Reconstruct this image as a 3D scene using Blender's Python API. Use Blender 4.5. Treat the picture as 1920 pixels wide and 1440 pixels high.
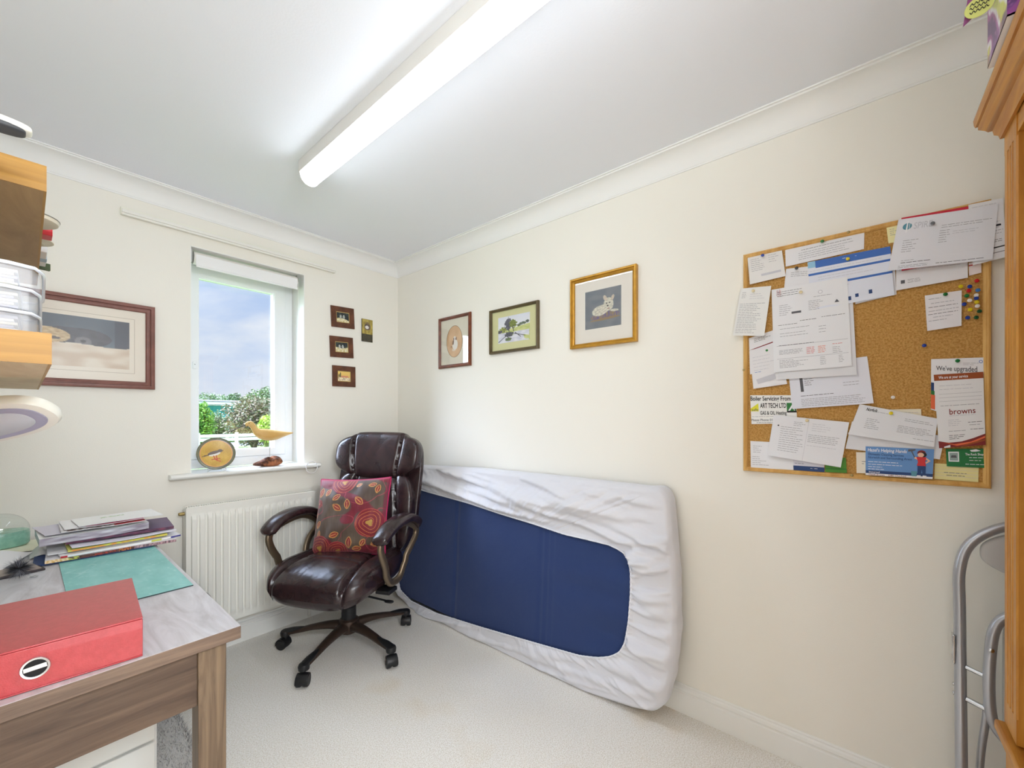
import bpy, bmesh, math, random
from math import sin, cos, pi, radians, sqrt
from mathutils import Vector, Matrix, noise
import numpy as np

random.seed(7)
for o in list(bpy.data.objects):
    bpy.data.objects.remove(o)
SC = bpy.context.scene
COL = SC.collection

# ------------------------------------------------------------------ camera, world, exposure
cam_data = bpy.data.cameras.new('camera')
cam = bpy.data.objects.new('camera', cam_data)
COL.objects.link(cam)
cam.location = (-1.812, -2.650, 1.251)
cam.rotation_euler = (radians(90), 0, radians(-49.88))
cam_data.sensor_fit = 'HORIZONTAL'
cam_data.sensor_width = 36.0
cam_data.lens = 771.0 / 1920.0 * 36.0
cam_data.shift_y = (783.0 - 720.0) / 1920.0
cam_data.clip_start = 0.03
cam_data.clip_end = 400
SC.camera = cam

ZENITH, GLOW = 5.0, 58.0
world = bpy.data.worlds.new('sky')
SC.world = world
world.use_nodes = True
nt = world.node_tree
nt.nodes.clear()
wo = nt.nodes.new('ShaderNodeOutputWorld')
wb = nt.nodes.new('ShaderNodeBackground')
tc = nt.nodes.new('ShaderNodeTexCoord')
sep = nt.nodes.new('ShaderNodeSeparateXYZ')
grad = nt.nodes.new('ShaderNodeValToRGB')
grad.color_ramp.elements[0].position = 0.0
grad.color_ramp.elements[0].color = (0.62, 0.74, 0.92, 1)
grad.color_ramp.elements[1].position = 0.55
grad.color_ramp.elements[1].color = (0.27, 0.45, 0.84, 1)
mp = nt.nodes.new('ShaderNodeMapping')
mp.inputs['Scale'].default_value = (2.2, 2.2, 7.5)
nz = nt.nodes.new('ShaderNodeTexNoise')
nz.inputs['Scale'].default_value = 1.6
nz.inputs['Detail'].default_value = 7
nz.inputs['Roughness'].default_value = 0.55
nz.inputs['Distortion'].default_value = 0.4
cr = nt.nodes.new('ShaderNodeValToRGB')
cr.color_ramp.elements[0].position = 0.36
cr.color_ramp.elements[0].color = (0, 0, 0, 1)
cr.color_ramp.elements[1].position = 0.62
cr.color_ramp.elements[1].color = (1, 1, 1, 1)
cl = nt.nodes.new('ShaderNodeMixRGB')
cl.inputs['Color2'].default_value = (0.80, 0.86, 0.95, 1)
L = nt.links.new
L(tc.outputs['Generated'], sep.inputs[0])
L(sep.outputs['Z'], grad.inputs['Fac'])
L(tc.outputs['Generated'], mp.inputs[0])
L(mp.outputs[0], nz.inputs['Vector'])
L(nz.outputs['Fac'], cr.inputs['Fac'])
L(cr.outputs['Color'], cl.inputs['Fac'])
L(grad.outputs['Color'], cl.inputs['Color1'])
# zenith boost and side glow added outside the view, to light the room
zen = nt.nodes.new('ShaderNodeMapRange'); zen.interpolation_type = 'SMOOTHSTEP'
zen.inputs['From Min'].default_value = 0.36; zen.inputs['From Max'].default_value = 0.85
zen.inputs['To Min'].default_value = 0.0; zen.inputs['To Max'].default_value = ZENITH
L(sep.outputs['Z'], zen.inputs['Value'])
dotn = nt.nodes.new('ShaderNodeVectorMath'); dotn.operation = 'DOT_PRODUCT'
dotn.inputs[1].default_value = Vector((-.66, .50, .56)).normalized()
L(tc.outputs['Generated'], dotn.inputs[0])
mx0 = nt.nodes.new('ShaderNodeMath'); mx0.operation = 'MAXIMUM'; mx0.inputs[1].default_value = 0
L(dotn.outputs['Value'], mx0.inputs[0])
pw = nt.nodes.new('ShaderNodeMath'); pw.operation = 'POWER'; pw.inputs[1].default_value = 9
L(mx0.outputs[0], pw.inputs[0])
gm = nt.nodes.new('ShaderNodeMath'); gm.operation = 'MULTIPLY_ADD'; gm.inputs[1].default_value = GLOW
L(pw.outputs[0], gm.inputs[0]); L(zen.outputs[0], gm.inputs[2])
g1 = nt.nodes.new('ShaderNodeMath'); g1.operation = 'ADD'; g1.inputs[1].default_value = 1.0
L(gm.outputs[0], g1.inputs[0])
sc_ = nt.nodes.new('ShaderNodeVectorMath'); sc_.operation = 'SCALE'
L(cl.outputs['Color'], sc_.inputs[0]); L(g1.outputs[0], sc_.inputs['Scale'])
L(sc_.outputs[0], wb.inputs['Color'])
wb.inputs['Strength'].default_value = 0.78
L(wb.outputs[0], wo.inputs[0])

TUBE_STRENGTH = 8.0      # the ceiling fitting
sun = bpy.data.lights.new('sun', 'SUN')
sun.energy = 0.1
sun.angle = radians(6)
sun.color = (1.0, 0.97, 0.92)
sun_o = bpy.data.objects.new('sun', sun)
COL.objects.link(sun_o)
sun_o.rotation_euler = (radians(48), 0, radians(-18))   # high behind the house: lights the garden only

# fill light added behind the camera, shining in through the made-up doorway
door_fill = bpy.data.lights.new('doorway_fill', 'AREA')
door_fill.shape = 'RECTANGLE'
door_fill.size = 0.76
door_fill.size_y = 1.9
door_fill.energy = 11
door_fill.color = (0.86, 0.93, 1.0)
dl = bpy.data.objects.new('doorway_fill', door_fill)
COL.objects.link(dl)
dl.location = (-1.66, -3.45, 1.02)
dl.rotation_euler = (radians(90), 0, 0)

# second fill light, added high beyond the doorway and aimed down
fill2 = bpy.data.lights.new('landing_fill', 'AREA')
fill2.shape = 'RECTANGLE'; fill2.size = .7; fill2.size_y = .3; fill2.energy = 22; fill2.color = (.88, .94, 1.0)
lo = bpy.data.objects.new('landing_fill', fill2); COL.objects.link(lo)
lo.location = (-1.66, -3.44, 1.86); lo.rotation_euler = (radians(52), 0, 0)
portal = bpy.data.lights.new('window_portal', 'AREA')
portal.shape = 'RECTANGLE'; portal.size = .58; portal.size_y = 1.2
portal.cycles.is_portal = True
po = bpy.data.objects.new('window_portal', portal)
COL.objects.link(po)
po.location = (-.968, .26, 1.545)
po.rotation_euler = (radians(-90), 0, 0)

SC.view_settings.view_transform = 'Standard'
SC.view_settings.look = 'None'
SC.view_settings.exposure = 0.41
SC.view_settings.gamma = 1.0
SC.view_settings.use_curve_mapping = False
try:
    SC.cycles.max_bounces = 10
    SC.cycles.diffuse_bounces = 6
    SC.cycles.transparent_max_bounces = 12
    SC.cycles.sample_clamp_indirect = 6
    SC.cycles.caustics_reflective = False
    SC.cycles.caustics_refractive = False
except Exception:
    pass

# ------------------------------------------------------------------ materials
def srgb(r, g, b):
    f = lambda c: (c / 255.0 / 12.92) if c / 255.0 <= 0.04045 else ((c / 255.0 + 0.055) / 1.055) ** 2.4
    return (f(r), f(g), f(b))

MATS = {}
def mat(name, rgb=(200, 200, 200), rough=0.6, metal=0.0, spec=0.5, bump=0.0, bscale=60.0, var=0.0, vscale=8.0,
        stretch=(1, 1, 1), emit=0.0, alpha=1.0, trans=0.0, ior=1.45, coat=0.0, sheen=0.0, detail=4, attr=None, rgb2=None, ramp=(0.35, 0.65)):
    if name in MATS:
        return MATS[name]
    m = bpy.data.materials.new(name)
    m.use_nodes = True
    n = m.node_tree.nodes; l = m.node_tree.links.new
    b = n['Principled BSDF']
    c = srgb(*rgb)
    b.inputs['Base Color'].default_value = (*c, 1)
    b.inputs['Roughness'].default_value = rough
    b.inputs['Metallic'].default_value = metal
    b.inputs['Specular IOR Level'].default_value = spec
    b.inputs['IOR'].default_value = ior
    b.inputs['Transmission Weight'].default_value = trans
    b.inputs['Coat Weight'].default_value = coat
    b.inputs['Sheen Weight'].default_value = sheen
    b.inputs['Alpha'].default_value = alpha
    if emit:
        b.inputs['Emission Color'].default_value = (*c, 1)
        b.inputs['Emission Strength'].default_value = emit
    if attr:
        a = n.new('ShaderNodeVertexColor'); a.layer_name = attr
        l(a.outputs['Color'], b.inputs['Base Color'])
    if bump or var or rgb2:
        t = n.new('ShaderNodeTexCoord'); mpp = n.new('ShaderNodeMapping')
        mpp.inputs['Scale'].default_value = stretch
        l(t.outputs['Object'], mpp.inputs[0])
    if (var or rgb2) and not attr:
        q = n.new('ShaderNodeTexNoise'); q.inputs['Scale'].default_value = vscale; q.inputs['Detail'].default_value = detail
        q.inputs['Roughness'].default_value = 0.6
        l(mpp.outputs[0], q.inputs['Vector'])
        r = n.new('ShaderNodeValToRGB')
        c2 = srgb(*rgb2) if rgb2 else tuple(min(1, x * (1 + var)) for x in c)
        c1 = c if rgb2 else tuple(x * (1 - var) for x in c)
        r.color_ramp.elements[0].position = ramp[0]; r.color_ramp.elements[0].color = (*c1, 1)
        r.color_ramp.elements[1].position = ramp[1]; r.color_ramp.elements[1].color = (*c2, 1)
        l(q.outputs['Fac'], r.inputs['Fac']); l(r.outputs['Color'], b.inputs['Base Color'])
    if bump:
        q = n.new('ShaderNodeTexNoise'); q.inputs['Scale'].default_value = bscale; q.inputs['Detail'].default_value = detail
        l(mpp.outputs[0], q.inputs['Vector'])
        bp = n.new('ShaderNodeBump'); bp.inputs['Strength'].default_value = bump; bp.inputs['Distance'].default_value = 0.01
        l(q.outputs['Fac'], bp.inputs['Height']); l(bp.outputs['Normal'], b.inputs['Normal'])
    MATS[name] = m
    return m

def wood(name, dark, light, axis='X', scale=6.0, rough=0.5, knots=False, ratio=9.0, ringy=1.0):
    if name in MATS:
        return MATS[name]
    m = mat(name, light, rough)
    n = m.node_tree.nodes; l = m.node_tree.links.new; b = n['Principled BSDF']
    t = n.new('ShaderNodeTexCoord'); mpp = n.new('ShaderNodeMapping')
    s = [ratio, ratio, ratio]; s['XYZ'.index(axis)] = 1.0
    mpp.inputs['Scale'].default_value = s
    l(t.outputs['Object'], mpp.inputs[0])
    q = n.new('ShaderNodeTexNoise'); q.inputs['Scale'].default_value = scale; q.inputs['Detail'].default_value = 8
    q.inputs['Roughness'].default_value = 0.62; q.inputs['Distortion'].default_value = ringy
    l(mpp.outputs[0], q.inputs['Vector'])
    r = n.new('ShaderNodeValToRGB')
    r.color_ramp.elements[0].position = 0.32; r.color_ramp.elements[0].color = (*srgb(*dark), 1)
    r.color_ramp.elements[1].position = 0.66; r.color_ramp.elements[1].color = (*srgb(*light), 1)
    l(q.outputs['Fac'], r.inputs['Fac'])
    out = r.outputs['Color']
    if knots:
        v = n.new('ShaderNodeTexVoronoi'); v.inputs['Scale'].default_value = 2.6
        mp2 = n.new('ShaderNodeMapping'); s2 = [2.2, 2.2, 2.2]; s2['XYZ'.index(axis)] = 1.0
        mp2.inputs['Scale'].default_value = s2
        l(t.outputs['Object'], mp2.inputs[0]); l(mp2.outputs[0], v.inputs['Vector'])
        r2 = n.new('ShaderNodeValToRGB')
        r2.color_ramp.elements[0].position = 0.03; r2.color_ramp.elements[0].color = (1, 1, 1, 1)
        r2.color_ramp.elements[1].position = 0.10; r2.color_ramp.elements[1].color = (0, 0, 0, 1)
        l(v.outputs['Distance'], r2.inputs['Fac'])
        mx = n.new('ShaderNodeMixRGB'); mx.inputs['Color2'].default_value = (*srgb(70, 40, 20), 1)
        l(r2.outputs['Color'], mx.inputs['Fac']); l(out, mx.inputs['Color1']); out = mx.outputs['Color']
    l(out, b.inputs['Base Color'])
    bp = n.new('ShaderNodeBump'); bp.inputs['Strength'].default_value = 0.12; bp.inputs['Distance'].default_value = 0.004
    l(q.outputs['Fac'], bp.inputs['Height']); l(bp.outputs['Normal'], b.inputs['Normal'])
    return m

def pane_mat(name, gloss=0.08, tint=(1, 1, 1), rough=.01):
    if name in MATS:
        return MATS[name]
    m = bpy.data.materials.new(name); m.use_nodes = True
    n = m.node_tree.nodes; l = m.node_tree.links.new
    n.clear()
    o = n.new('ShaderNodeOutputMaterial'); mx = n.new('ShaderNodeMixShader')
    tr = n.new('ShaderNodeBsdfTransparent'); tr.inputs[0].default_value = (*tint, 1)
    gl = n.new('ShaderNodeBsdfGlossy'); gl.inputs['Roughness'].default_value = rough
    lw = n.new('ShaderNodeLayerWeight'); lw.inputs['Blend'].default_value = .5
    p5 = n.new('ShaderNodeMath'); p5.operation = 'POWER'; p5.inputs[1].default_value = 4.5
    fr = n.new('ShaderNodeMath'); fr.operation = 'MULTIPLY_ADD'; fr.inputs[1].default_value = .75; fr.inputs[2].default_value = gloss
    l(lw.outputs['Facing'], p5.inputs[0]); l(p5.outputs[0], fr.inputs[0])
    l(fr.outputs[0], mx.inputs[0]); l(tr.outputs[0], mx.inputs[1]); l(gl.outputs[0], mx.inputs[2]); l(mx.outputs[0], o.inputs[0])
    MATS[name] = m
    return m

# ------------------------------------------------------------------ mesh helpers
class MB:
    def __init__(s):
        s.v = []; s.f = []; s.m = []
    def add(s, vs, fs, mi=0):
        k = len(s.v)
        s.v += [tuple(p) for p in vs]
        s.f += [tuple(i + k for i in f) for f in fs]
        s.m += [mi] * len(fs)
        return s
    def box(s, x0, x1, y0, y1, z0, z1, mi=0, M=None):
        vs = [(x, y, z) for x in (x0, x1) for y in (y0, y1) for z in (z0, z1)]
        if M is not None: vs = [M @ Vector(p) for p in vs]
        return s.add(vs, [(0, 1, 3, 2), (4, 6, 7, 5), (0, 4, 5, 1), (2, 3, 7, 6), (0, 2, 6, 4), (1, 5, 7, 3)], mi)
    def prism(s, poly, z0, z1, mi=0, M=None):
        n = len(poly)
        vs = [(p[0], p[1], z0) for p in poly] + [(p[0], p[1], z1) for p in poly]
        if M is not None: vs = [M @ Vector(p) for p in vs]
        fs = [tuple(reversed(range(n))), tuple(range(n, 2 * n))] + [(i, (i + 1) % n, n + (i + 1) % n, n + i) for i in range(n)]
        return s.add(vs, fs, mi)
    def lathe(s, prof, n=32, c=(0, 0, 0), mi=0, M=None, sx=1, sy=1):
        vs = []; fs = []
        for r, z in prof:
            for i in range(n):
                a = 2 * pi * i / n
                vs.append((c[0] + r * cos(a) * sx, c[1] + r * sin(a) * sy, c[2] + z))
        for j in range(len(prof) - 1):
            for i in range(n):
                fs.append((j * n + i, j * n + (i + 1) % n, (j + 1) * n + (i + 1) % n, (j + 1) * n + i))
        fs.append(tuple(reversed(range(n)))); fs.append(tuple(range((len(prof) - 1) * n, len(prof) * n)))
        if M is not None: vs = [M @ Vector(p) for p in vs]
        return s.add(vs, fs, mi)
    def cyl(s, p0, p1, r, n=20, mi=0, r1=None):
        return s.sweep([p0, p1], [(r, r), (r1 if r1 else r,) * 2], n=n, mi=mi)
    def sweep(s, pts, rad, n=12, mi=0, up=(0, 0, 1), closed=False, power=2.0, cap=True):
        P = [Vector(p) for p in pts]; N = len(P)
        if not isinstance(rad, list): rad = [rad] * N
        rad = [(r, r) if not isinstance(r, (tuple, list)) else r for r in rad]
        up = Vector(up); vs = []; fs = []
        for i in range(N):
            if closed: t = P[(i + 1) % N] - P[i - 1]
            else: t = P[min(i + 1, N - 1)] - P[max(i - 1, 0)]
            t.normalize()
            sd = t.cross(up)
            if sd.length < 1e-4: sd = t.cross(Vector((0, 1, 0.01)))
            sd.normalize(); u2 = sd.cross(t).normalized()
            for k in range(n):
                a = 2 * pi * (k + 0.5) / n
                ca, sa = cos(a), sin(a)
                q = (abs(ca) ** power + abs(sa) ** power) ** (-1 / power)
                vs.append(P[i] + sd * (ca * q * rad[i][0]) + u2 * (sa * q * rad[i][1]))
        R = N if closed else N - 1
        for i in range(R):
            for k in range(n):
                a0 = i * n + k; a1 = i * n + (k + 1) % n; b0 = ((i + 1) % N) * n + k; b1 = ((i + 1) % N) * n + (k + 1) % n
                fs.append((a0, a1, b1, b0))
        if not closed and cap:
            fs.append(tuple(reversed(range(n)))); fs.append(tuple(range((N - 1) * n, N * n)))
        return s.add(vs, fs, mi)
    def blob(s, c, h, e=4.0, n=14, fn=None, mi=0, M=None):
        """rounded box (superellipsoid) from a cube grid; fn(p,u) may move points"""
        idx = {}; vs = []; fs = []
        def V(i, j, k):
            key = (i, j, k)
            if key not in idx:
                x, y, z = (2.0 * i / n - 1, 2.0 * j / n - 1, 2.0 * k / n - 1)
                q = (abs(x) ** e + abs(y) ** e + abs(z) ** e) ** (-1.0 / e)
                u = Vector((x * q, y * q, z * q))
                p = Vector((u.x * h[0], u.y * h[1], u.z * h[2]))
                if fn: p = fn(p, u)
                p = p + Vector(c)
                if M is not None: p = M @ p
                idx[key] = len(vs); vs.append(p)
            return idx[key]
        for a in range(n):
            for b in range(n):
                fs.append((V(a, b, 0), V(a, b + 1, 0), V(a + 1, b + 1, 0), V(a + 1, b, 0)))
                fs.append((V(a, b, n), V(a + 1, b, n), V(a + 1, b + 1, n), V(a, b + 1, n)))
                fs.append((V(a, 0, b), V(a + 1, 0, b), V(a + 1, 0, b + 1), V(a, 0, b + 1)))
                fs.append((V(a, n, b), V(a, n, b + 1), V(a + 1, n, b + 1), V(a + 1, n, b)))
                fs.append((V(0, a, b), V(0, a, b + 1), V(0, a + 1, b + 1), V(0, a + 1, b)))
                fs.append((V(n, a, b), V(n, a + 1, b), V(n, a + 1, b + 1), V(n, a, b + 1)))
        return s.add(vs, fs, mi)
    def grid(s, fn, nu, nv, mi=0, closed=False):
        vs = [fn(i / nu, j / nv) for j in range(nv + 1) for i in range(nu + (0 if closed else 1))]
        w = nu if closed else nu + 1
        fs = []
        for j in range(nv):
            for i in range(nu):
                i1 = (i + 1) % w if closed else i + 1
                fs.append((j * w + i, j * w + i1, (j + 1) * w + i1, (j + 1) * w + i))
        return s.add(vs, fs, mi)
    def build(s, name, mats, parent=None, smooth=35, bevel=0.0, seg=2, loc=None, fixn=True):
        me = bpy.data.meshes.new(name)
        me.from_pydata([tuple(p) for p in s.v], [], s.f)
        if not isinstance(mats, (list, tuple)): mats = [mats]
        for m_ in mats: me.materials.append(m_)
        me.polygons.foreach_set('material_index', s.m)
        if fixn:
            bm = bmesh.new(); bm.from_mesh(me); bmesh.ops.recalc_face_normals(bm, faces=bm.faces); bm.to_mesh(me); bm.free()
        if smooth:
            me.polygons.foreach_set('use_smooth', [True] * len(me.polygons))
            me.set_sharp_from_angle(angle=radians(smooth))
        me.update()
        o = bpy.data.objects.new(name, me)
        COL.objects.link(o)
        if loc is not None: o.location = loc
        if parent is not None: o.parent = parent
        if bevel:
            md = o.modifiers.new('bevel', 'BEVEL'); md.width = bevel; md.segments = seg; md.limit_method = 'ANGLE'
            md.angle_limit = radians(40)
        return o

def tag(o, label, cat, group=None, kind=None):
    o['label'] = label; o['category'] = cat
    if group: o['group'] = group
    if kind: o['kind'] = kind
    return o
def thing(name, label, cat, loc=(0, 0, 0), rz=0.0, group=None):
    o = bpy.data.objects.new(name, None); COL.objects.link(o)
    o.location = loc; o.rotation_euler = (0, 0, rz); o.empty_display_size = 0.05
    return tag(o, label, cat, group)
def structure(o):
    o['kind'] = 'structure'; return o
def catmull(pts, k=8, closed=False):
    P = [Vector(p) for p in pts]; out = []; n = len(P)
    rng = range(n) if closed else range(n - 1)
    for i in rng:
        if closed: a, b, c, d = P[i - 1], P[i], P[(i + 1) % n], P[(i + 2) % n]
        else: a, b, c, d = P[max(i - 1, 0)], P[i], P[i + 1], P[min(i + 2, n - 1)]
        for j in range(k):
            t = j / k
            out.append(0.5 * ((2 * b) + (c - a) * t + (2 * a - 5 * b + 4 * c - d) * t * t + (3 * b - a - 3 * c + d) * t ** 3))
    if not closed: out.append(P[-1])
    return out
def lerp(a, b, t): return a + (b - a) * t
def text_mesh(s, size=1.0, bold=0.0, align='LEFT'):
    cu = bpy.data.curves.new('t', 'FONT'); cu.body = s; cu.size = size; cu.align_x = align; cu.offset = bold
    cu.resolution_u = 3
    ob = bpy.data.objects.new('t', cu); COL.objects.link(ob)
    dg = bpy.context.evaluated_depsgraph_get(); dg.update()
    me = bpy.data.meshes.new_from_object(ob.evaluated_get(dg))
    vs = [v.co.copy() for v in me.vertices]; fs = [tuple(p.vertices) for p in me.polygons]
    bpy.data.objects.remove(ob); bpy.data.curves.remove(cu); bpy.data.meshes.remove(me)
    return vs, fs
def painted(name, P, nu, nv, colour, material, parent=None, back=None, thick=None):
    """grid surface P(u,v) whose colour attribute comes from colour(u,v) (u right, v down), in sRGB 0-255"""
    b = MB(); b.grid(P, nu, nv)
    o = b.build(name, material, parent, smooth=60, fixn=False)
    me = o.data
    ca = me.color_attributes.new('paint', 'FLOAT_COLOR', 'POINT')
    arr = np.ones((len(me.vertices), 4), dtype=np.float32)
    k = 0
    for j in range(nv + 1):
        for i in range(nu + 1):
            c = colour(i / nu, j / nv)
            arr[k, :3] = srgb(max(0, min(255, c[0])), max(0, min(255, c[1])), max(0, min(255, c[2])))
            k += 1
    ca.data.foreach_set('color', arr.ravel())
    return o
def mixc(a, b, t):
    t = max(0.0, min(1.0, t)); return tuple(a[i] + (b[i] - a[i]) * t for i in range(3))
def sst(a, b, x):
    t = max(0.0, min(1.0, (x - a) / (b - a))); return t * t * (3 - 2 * t)
def nz3(x, y, z=0.0): return noise.noise(Vector((x, y, z)))

# shared materials
M_WHITE = mat('white_gloss_paint', (236, 236, 232), 0.35)
M_UPVC = mat('white_upvc', (238, 240, 242), 0.28)
M_BLACKP = mat('black_plastic', (26, 26, 28), 0.42)
M_PAPER = mat('white_paper', (236, 236, 238), 0.75)
M_INK = mat('grey_ink', (112, 112, 118), 0.8)
M_INKD = mat('black_ink', (40, 40, 44), 0.8)
M_PAINT = mat('painted_picture', (255, 255, 255), 0.7, attr='paint')
M_PRINT = mat('glossy_print', (255, 255, 255), 0.35, attr='paint')
M_CHROME = mat('satin_chrome', (200, 202, 205), 0.2, 1.0)
# ------------------------------------------------------------------ the room
CEIL = 2.385
XL, YB = -2.06, -3.33           # left wall, back wall
M_WALL = mat('cream_wall_paint', (239, 236, 227), 0.85, bump=0.05, bscale=220)
M_CEIL = mat('white_ceiling_paint', (238, 240, 246), 0.9, bump=0.04, bscale=150)
M_COVE = mat('white_coving_paint', (240, 240, 238), 0.8)
M_CARPET = mat('beige_carpet', (214, 203, 184), 0.95, bump=0.45, bscale=420, detail=6)
def carpet_nodes():
    m = M_CARPET; n = m.node_tree.nodes; l = m.node_tree.links.new; b = n['Principled BSDF']
    t = n.new('ShaderNodeTexCoord')
    a = n.new('ShaderNodeTexNoise'); a.inputs['Scale'].default_value = 235; a.inputs['Detail'].default_value = 3
    r = n.new('ShaderNodeValToRGB')
    e = r.color_ramp.elements
    e[0].position = 0.33; e[0].color = (*srgb(222, 214, 200), 1)
    e[1].position = 0.60; e[1].color = (*srgb(252, 249, 244), 1)
    c = n.new('ShaderNodeTexNoise'); c.inputs['Scale'].default_value = 1.7; c.inputs['Detail'].default_value = 3
    r2 = n.new('ShaderNodeValToRGB')
    r2.color_ramp.elements[0].position = 0.55; r2.color_ramp.elements[0].color = (1, 1, 1, 1)
    r2.color_ramp.elements[1].position = 0.75; r2.color_ramp.elements[1].color = (*srgb(240, 224, 196), 1)
    mx = n.new('ShaderNodeMixRGB'); mx.blend_type = 'MULTIPLY'; mx.inputs['Fac'].default_value = 1
    l(t.outputs['Object'], a.inputs['Vector']); l(t.outputs['Object'], c.inputs['Vector'])
    l(a.outputs['Fac'], r.inputs['Fac']); l(c.outputs['Fac'], r2.inputs['Fac'])
    l(r.outputs['Color'], mx.inputs['Color1']); l(r2.outputs['Color'], mx.inputs['Color2']); l(mx.outputs['Color'], b.inputs['Base Color'])
carpet_nodes()

b = MB(); b.box(XL - .1, .1, YB - .7, .3, -.12, 0); structure(b.build('floor', M_CARPET, smooth=0))
b = MB(); b.box(XL - .1, .1, YB - .7, .3, CEIL, CEIL + .1); structure(b.build('ceiling', M_CEIL, smooth=0))
b = MB(); b.box(0, .12, YB - .7, .3, 0, CEIL); structure(b.build('wall_right', M_WALL, smooth=0))
b = MB(); b.box(XL - .12, XL, YB - .7, .3, 0, CEIL); structure(b.build('wall_left', M_WALL, smooth=0))
# back wall with an unseen doorway, added to let the fill lights in
b = MB(); b.box(-1.25, 0, YB - .1, YB, 0, CEIL); b.box(XL, -2.04, YB - .1, YB, 0, CEIL); b.box(-2.04, -1.25, YB - .1, YB, 2.02, CEIL)
structure(b.build('wall_back', M_WALL, smooth=0))
b = MB(); b.box(XL, 0, YB - .7, YB - .6, 0, CEIL); structure(b.build('wall_landing', M_WALL, smooth=0))
# window wall: opening x -1.256..-.681, z .945..2.145, reveal .3 deep
WX0, WX1, WZ0, WZ1 = -1.256, -.681, .945, 2.145
b = MB()
b.box(XL, WX0, 0, .3, 0, CEIL); b.box(WX1, 0, 0, .3, 0, CEIL); b.box(WX0, WX1, 0, .3, 0, WZ0); b.box(WX0, WX1, 0, .3, WZ1, CEIL)
structure(b.build('wall_front', M_WALL, smooth=0))
# white painted plaster lining of the reveal
b = MB()
b.box(WX1 - .004, WX1, .0005, .17, WZ0, WZ1); b.box(WX0, WX0 + .004, .0005, .17, WZ0, WZ1); b.box(WX0, WX1, .0005, .17, WZ1 - .004, WZ1)
structure(b.build('trim_1', mat('white_reveal_paint', (240, 240, 236), .6), smooth=0))

# coving: concave plaster profile, offsets from the wall / ceiling
def cove_profile():
    p = [(0, .088), (.004, .088), (.004, .082)]
    for i in range(9):
        a = (pi / 2) * i / 8
        p.append((.006 + .064 * (1 - cos(a)), .080 - .070 * sin(a)))
    p += [(.072, .005), (.080, .005), (.080, 0), (0, 0)]
    return p
def coving(name, p0, p1, inward):
    P0, P1, I = Vector(p0), Vector(p1), Vector(inward)
    pr_ = cove_profile(); n = len(pr_); b = MB()
    vs = [P0 + I * a + Vector((0, 0, -d)) for a, d in pr_] + [P1 + I * a + Vector((0, 0, -d)) for a, d in pr_]
    fs = [(i, (i + 1) % n, n + (i + 1) % n, n + i) for i in range(n)] + [tuple(range(n)), tuple(range(n, 2 * n))]
    b.add(vs, fs); return structure(b.build(name, M_COVE, smooth=25))
coving('trim_2', (XL, 0, CEIL), (0, 0, CEIL), (0, -1, 0))
coving('trim_3', (0, 0, CEIL), (0, YB, CEIL), (-1, 0, 0))
coving('trim_4', (XL, 0, CEIL), (XL, YB, CEIL), (1, 0, 0))
# skirting boards with an ogee-ish top
SK = [(0, 0), (.018, 0), (.018, .078), (.0165, .082), (.012, .084), (.012, .088), (.015, .094), (.0125, .103), (.007, .108), (.007, .113), (.004, .117), (0, .117)]
def skirting(name, p0, p1, inward):
    P0, P1, I = Vector(p0), Vector(p1), Vector(inward); n = len(SK); b = MB()
    vs = [P0 + I * a + Vector((0, 0, z)) for a, z in SK] + [P1 + I * a + Vector((0, 0, z)) for a, z in SK]
    fs = [(i, (i + 1) % n, n + (i + 1) % n, n + i) for i in range(n)] + [tuple(range(n)), tuple(range(n, 2 * n))]
    b.add(vs, fs); return structure(b.build(name, M_WHITE, smooth=25))
skirting('baseboard_right', (0, -.018, 0), (0, YB, 0), (-1, 0, 0))
skirting('baseboard_front', (XL, 0, 0), (0, 0, 0), (0, -1, 0))
skirting('baseboard_left', (XL, -.018, 0), (XL, YB, 0), (1, 0, 0))

# window
win = structure(bpy.data.objects.new('window_1', None)); COL.objects.link(win)
FY0, FY1 = .17, .235
GX0, GX1, GZ0, GZ1 = -1.182, -.801, 1.066, 2.030
def rect_ring(b, x0, x1, z0, z1, X0, X1, Z0, Z1, y0, y1, mi=0):
    """frame between inner (x0..z1) and outer (X0..Z1) rectangles"""
    o = [(X0, Z0), (X1, Z0), (X1, Z1), (X0, Z1)]; i = [(x0, z0), (x1, z0), (x1, z1), (x0, z1)]
    vs = [(p[0], y0, p[1]) for p in o] + [(p[0], y0, p[1]) for p in i] + [(p[0], y1, p[1]) for p in o] + [(p[0], y1, p[1]) for p in i]
    fs = []
    for k in range(4):
        j = (k + 1) % 4
        fs += [(k, j, 4 + j, 4 + k), (8 + k, 12 + k, 12 + j, 8 + j), (k, 8 + k, 8 + j, j), (4 + k, 4 + j, 12 + j, 12 + k)]
    b.add(vs, fs, mi)
b = MB(); rect_ring(b, -1.236, -.731, 1.018, 2.095, WX0 + .004, WX1 - .004, .965, WZ1 - .004, FY0, FY1)
b.build('window_frame', M_UPVC, win, bevel=.003)
b = MB(); rect_ring(b, GX0 - .004, GX1 + .004, GZ0 - .004, GZ1 + .004, -1.2345, -.7325, 1.0195, 2.0935, FY0 - .012, FY1 - .01)
rect_ring(b, GX0, GX1, GZ0, GZ1, GX0 - .010, GX1 + .010, GZ0 - .010, GZ1 + .010, FY0 - .004, FY0 + .03)
sash = b.build('window_sash', M_UPVC, win, bevel=.003)
b = MB(); b.box(GX0 - .003, GX1 + .003, .200, .204, GZ0 - .003, GZ1 + .003); b.build('window_pane', pane_mat('glazing', .05), win, smooth=0)
b = MB(); rect_ring(b, GX0 + .0, GX1 - .0, GZ0, GZ1, GX0 - .004, GX1 + .004, GZ0 - .004, GZ1 + .004, .194, .1995)
b.build('window_gasket', mat('grey_gasket', (90, 100, 112), .6), win, smooth=0)
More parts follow.
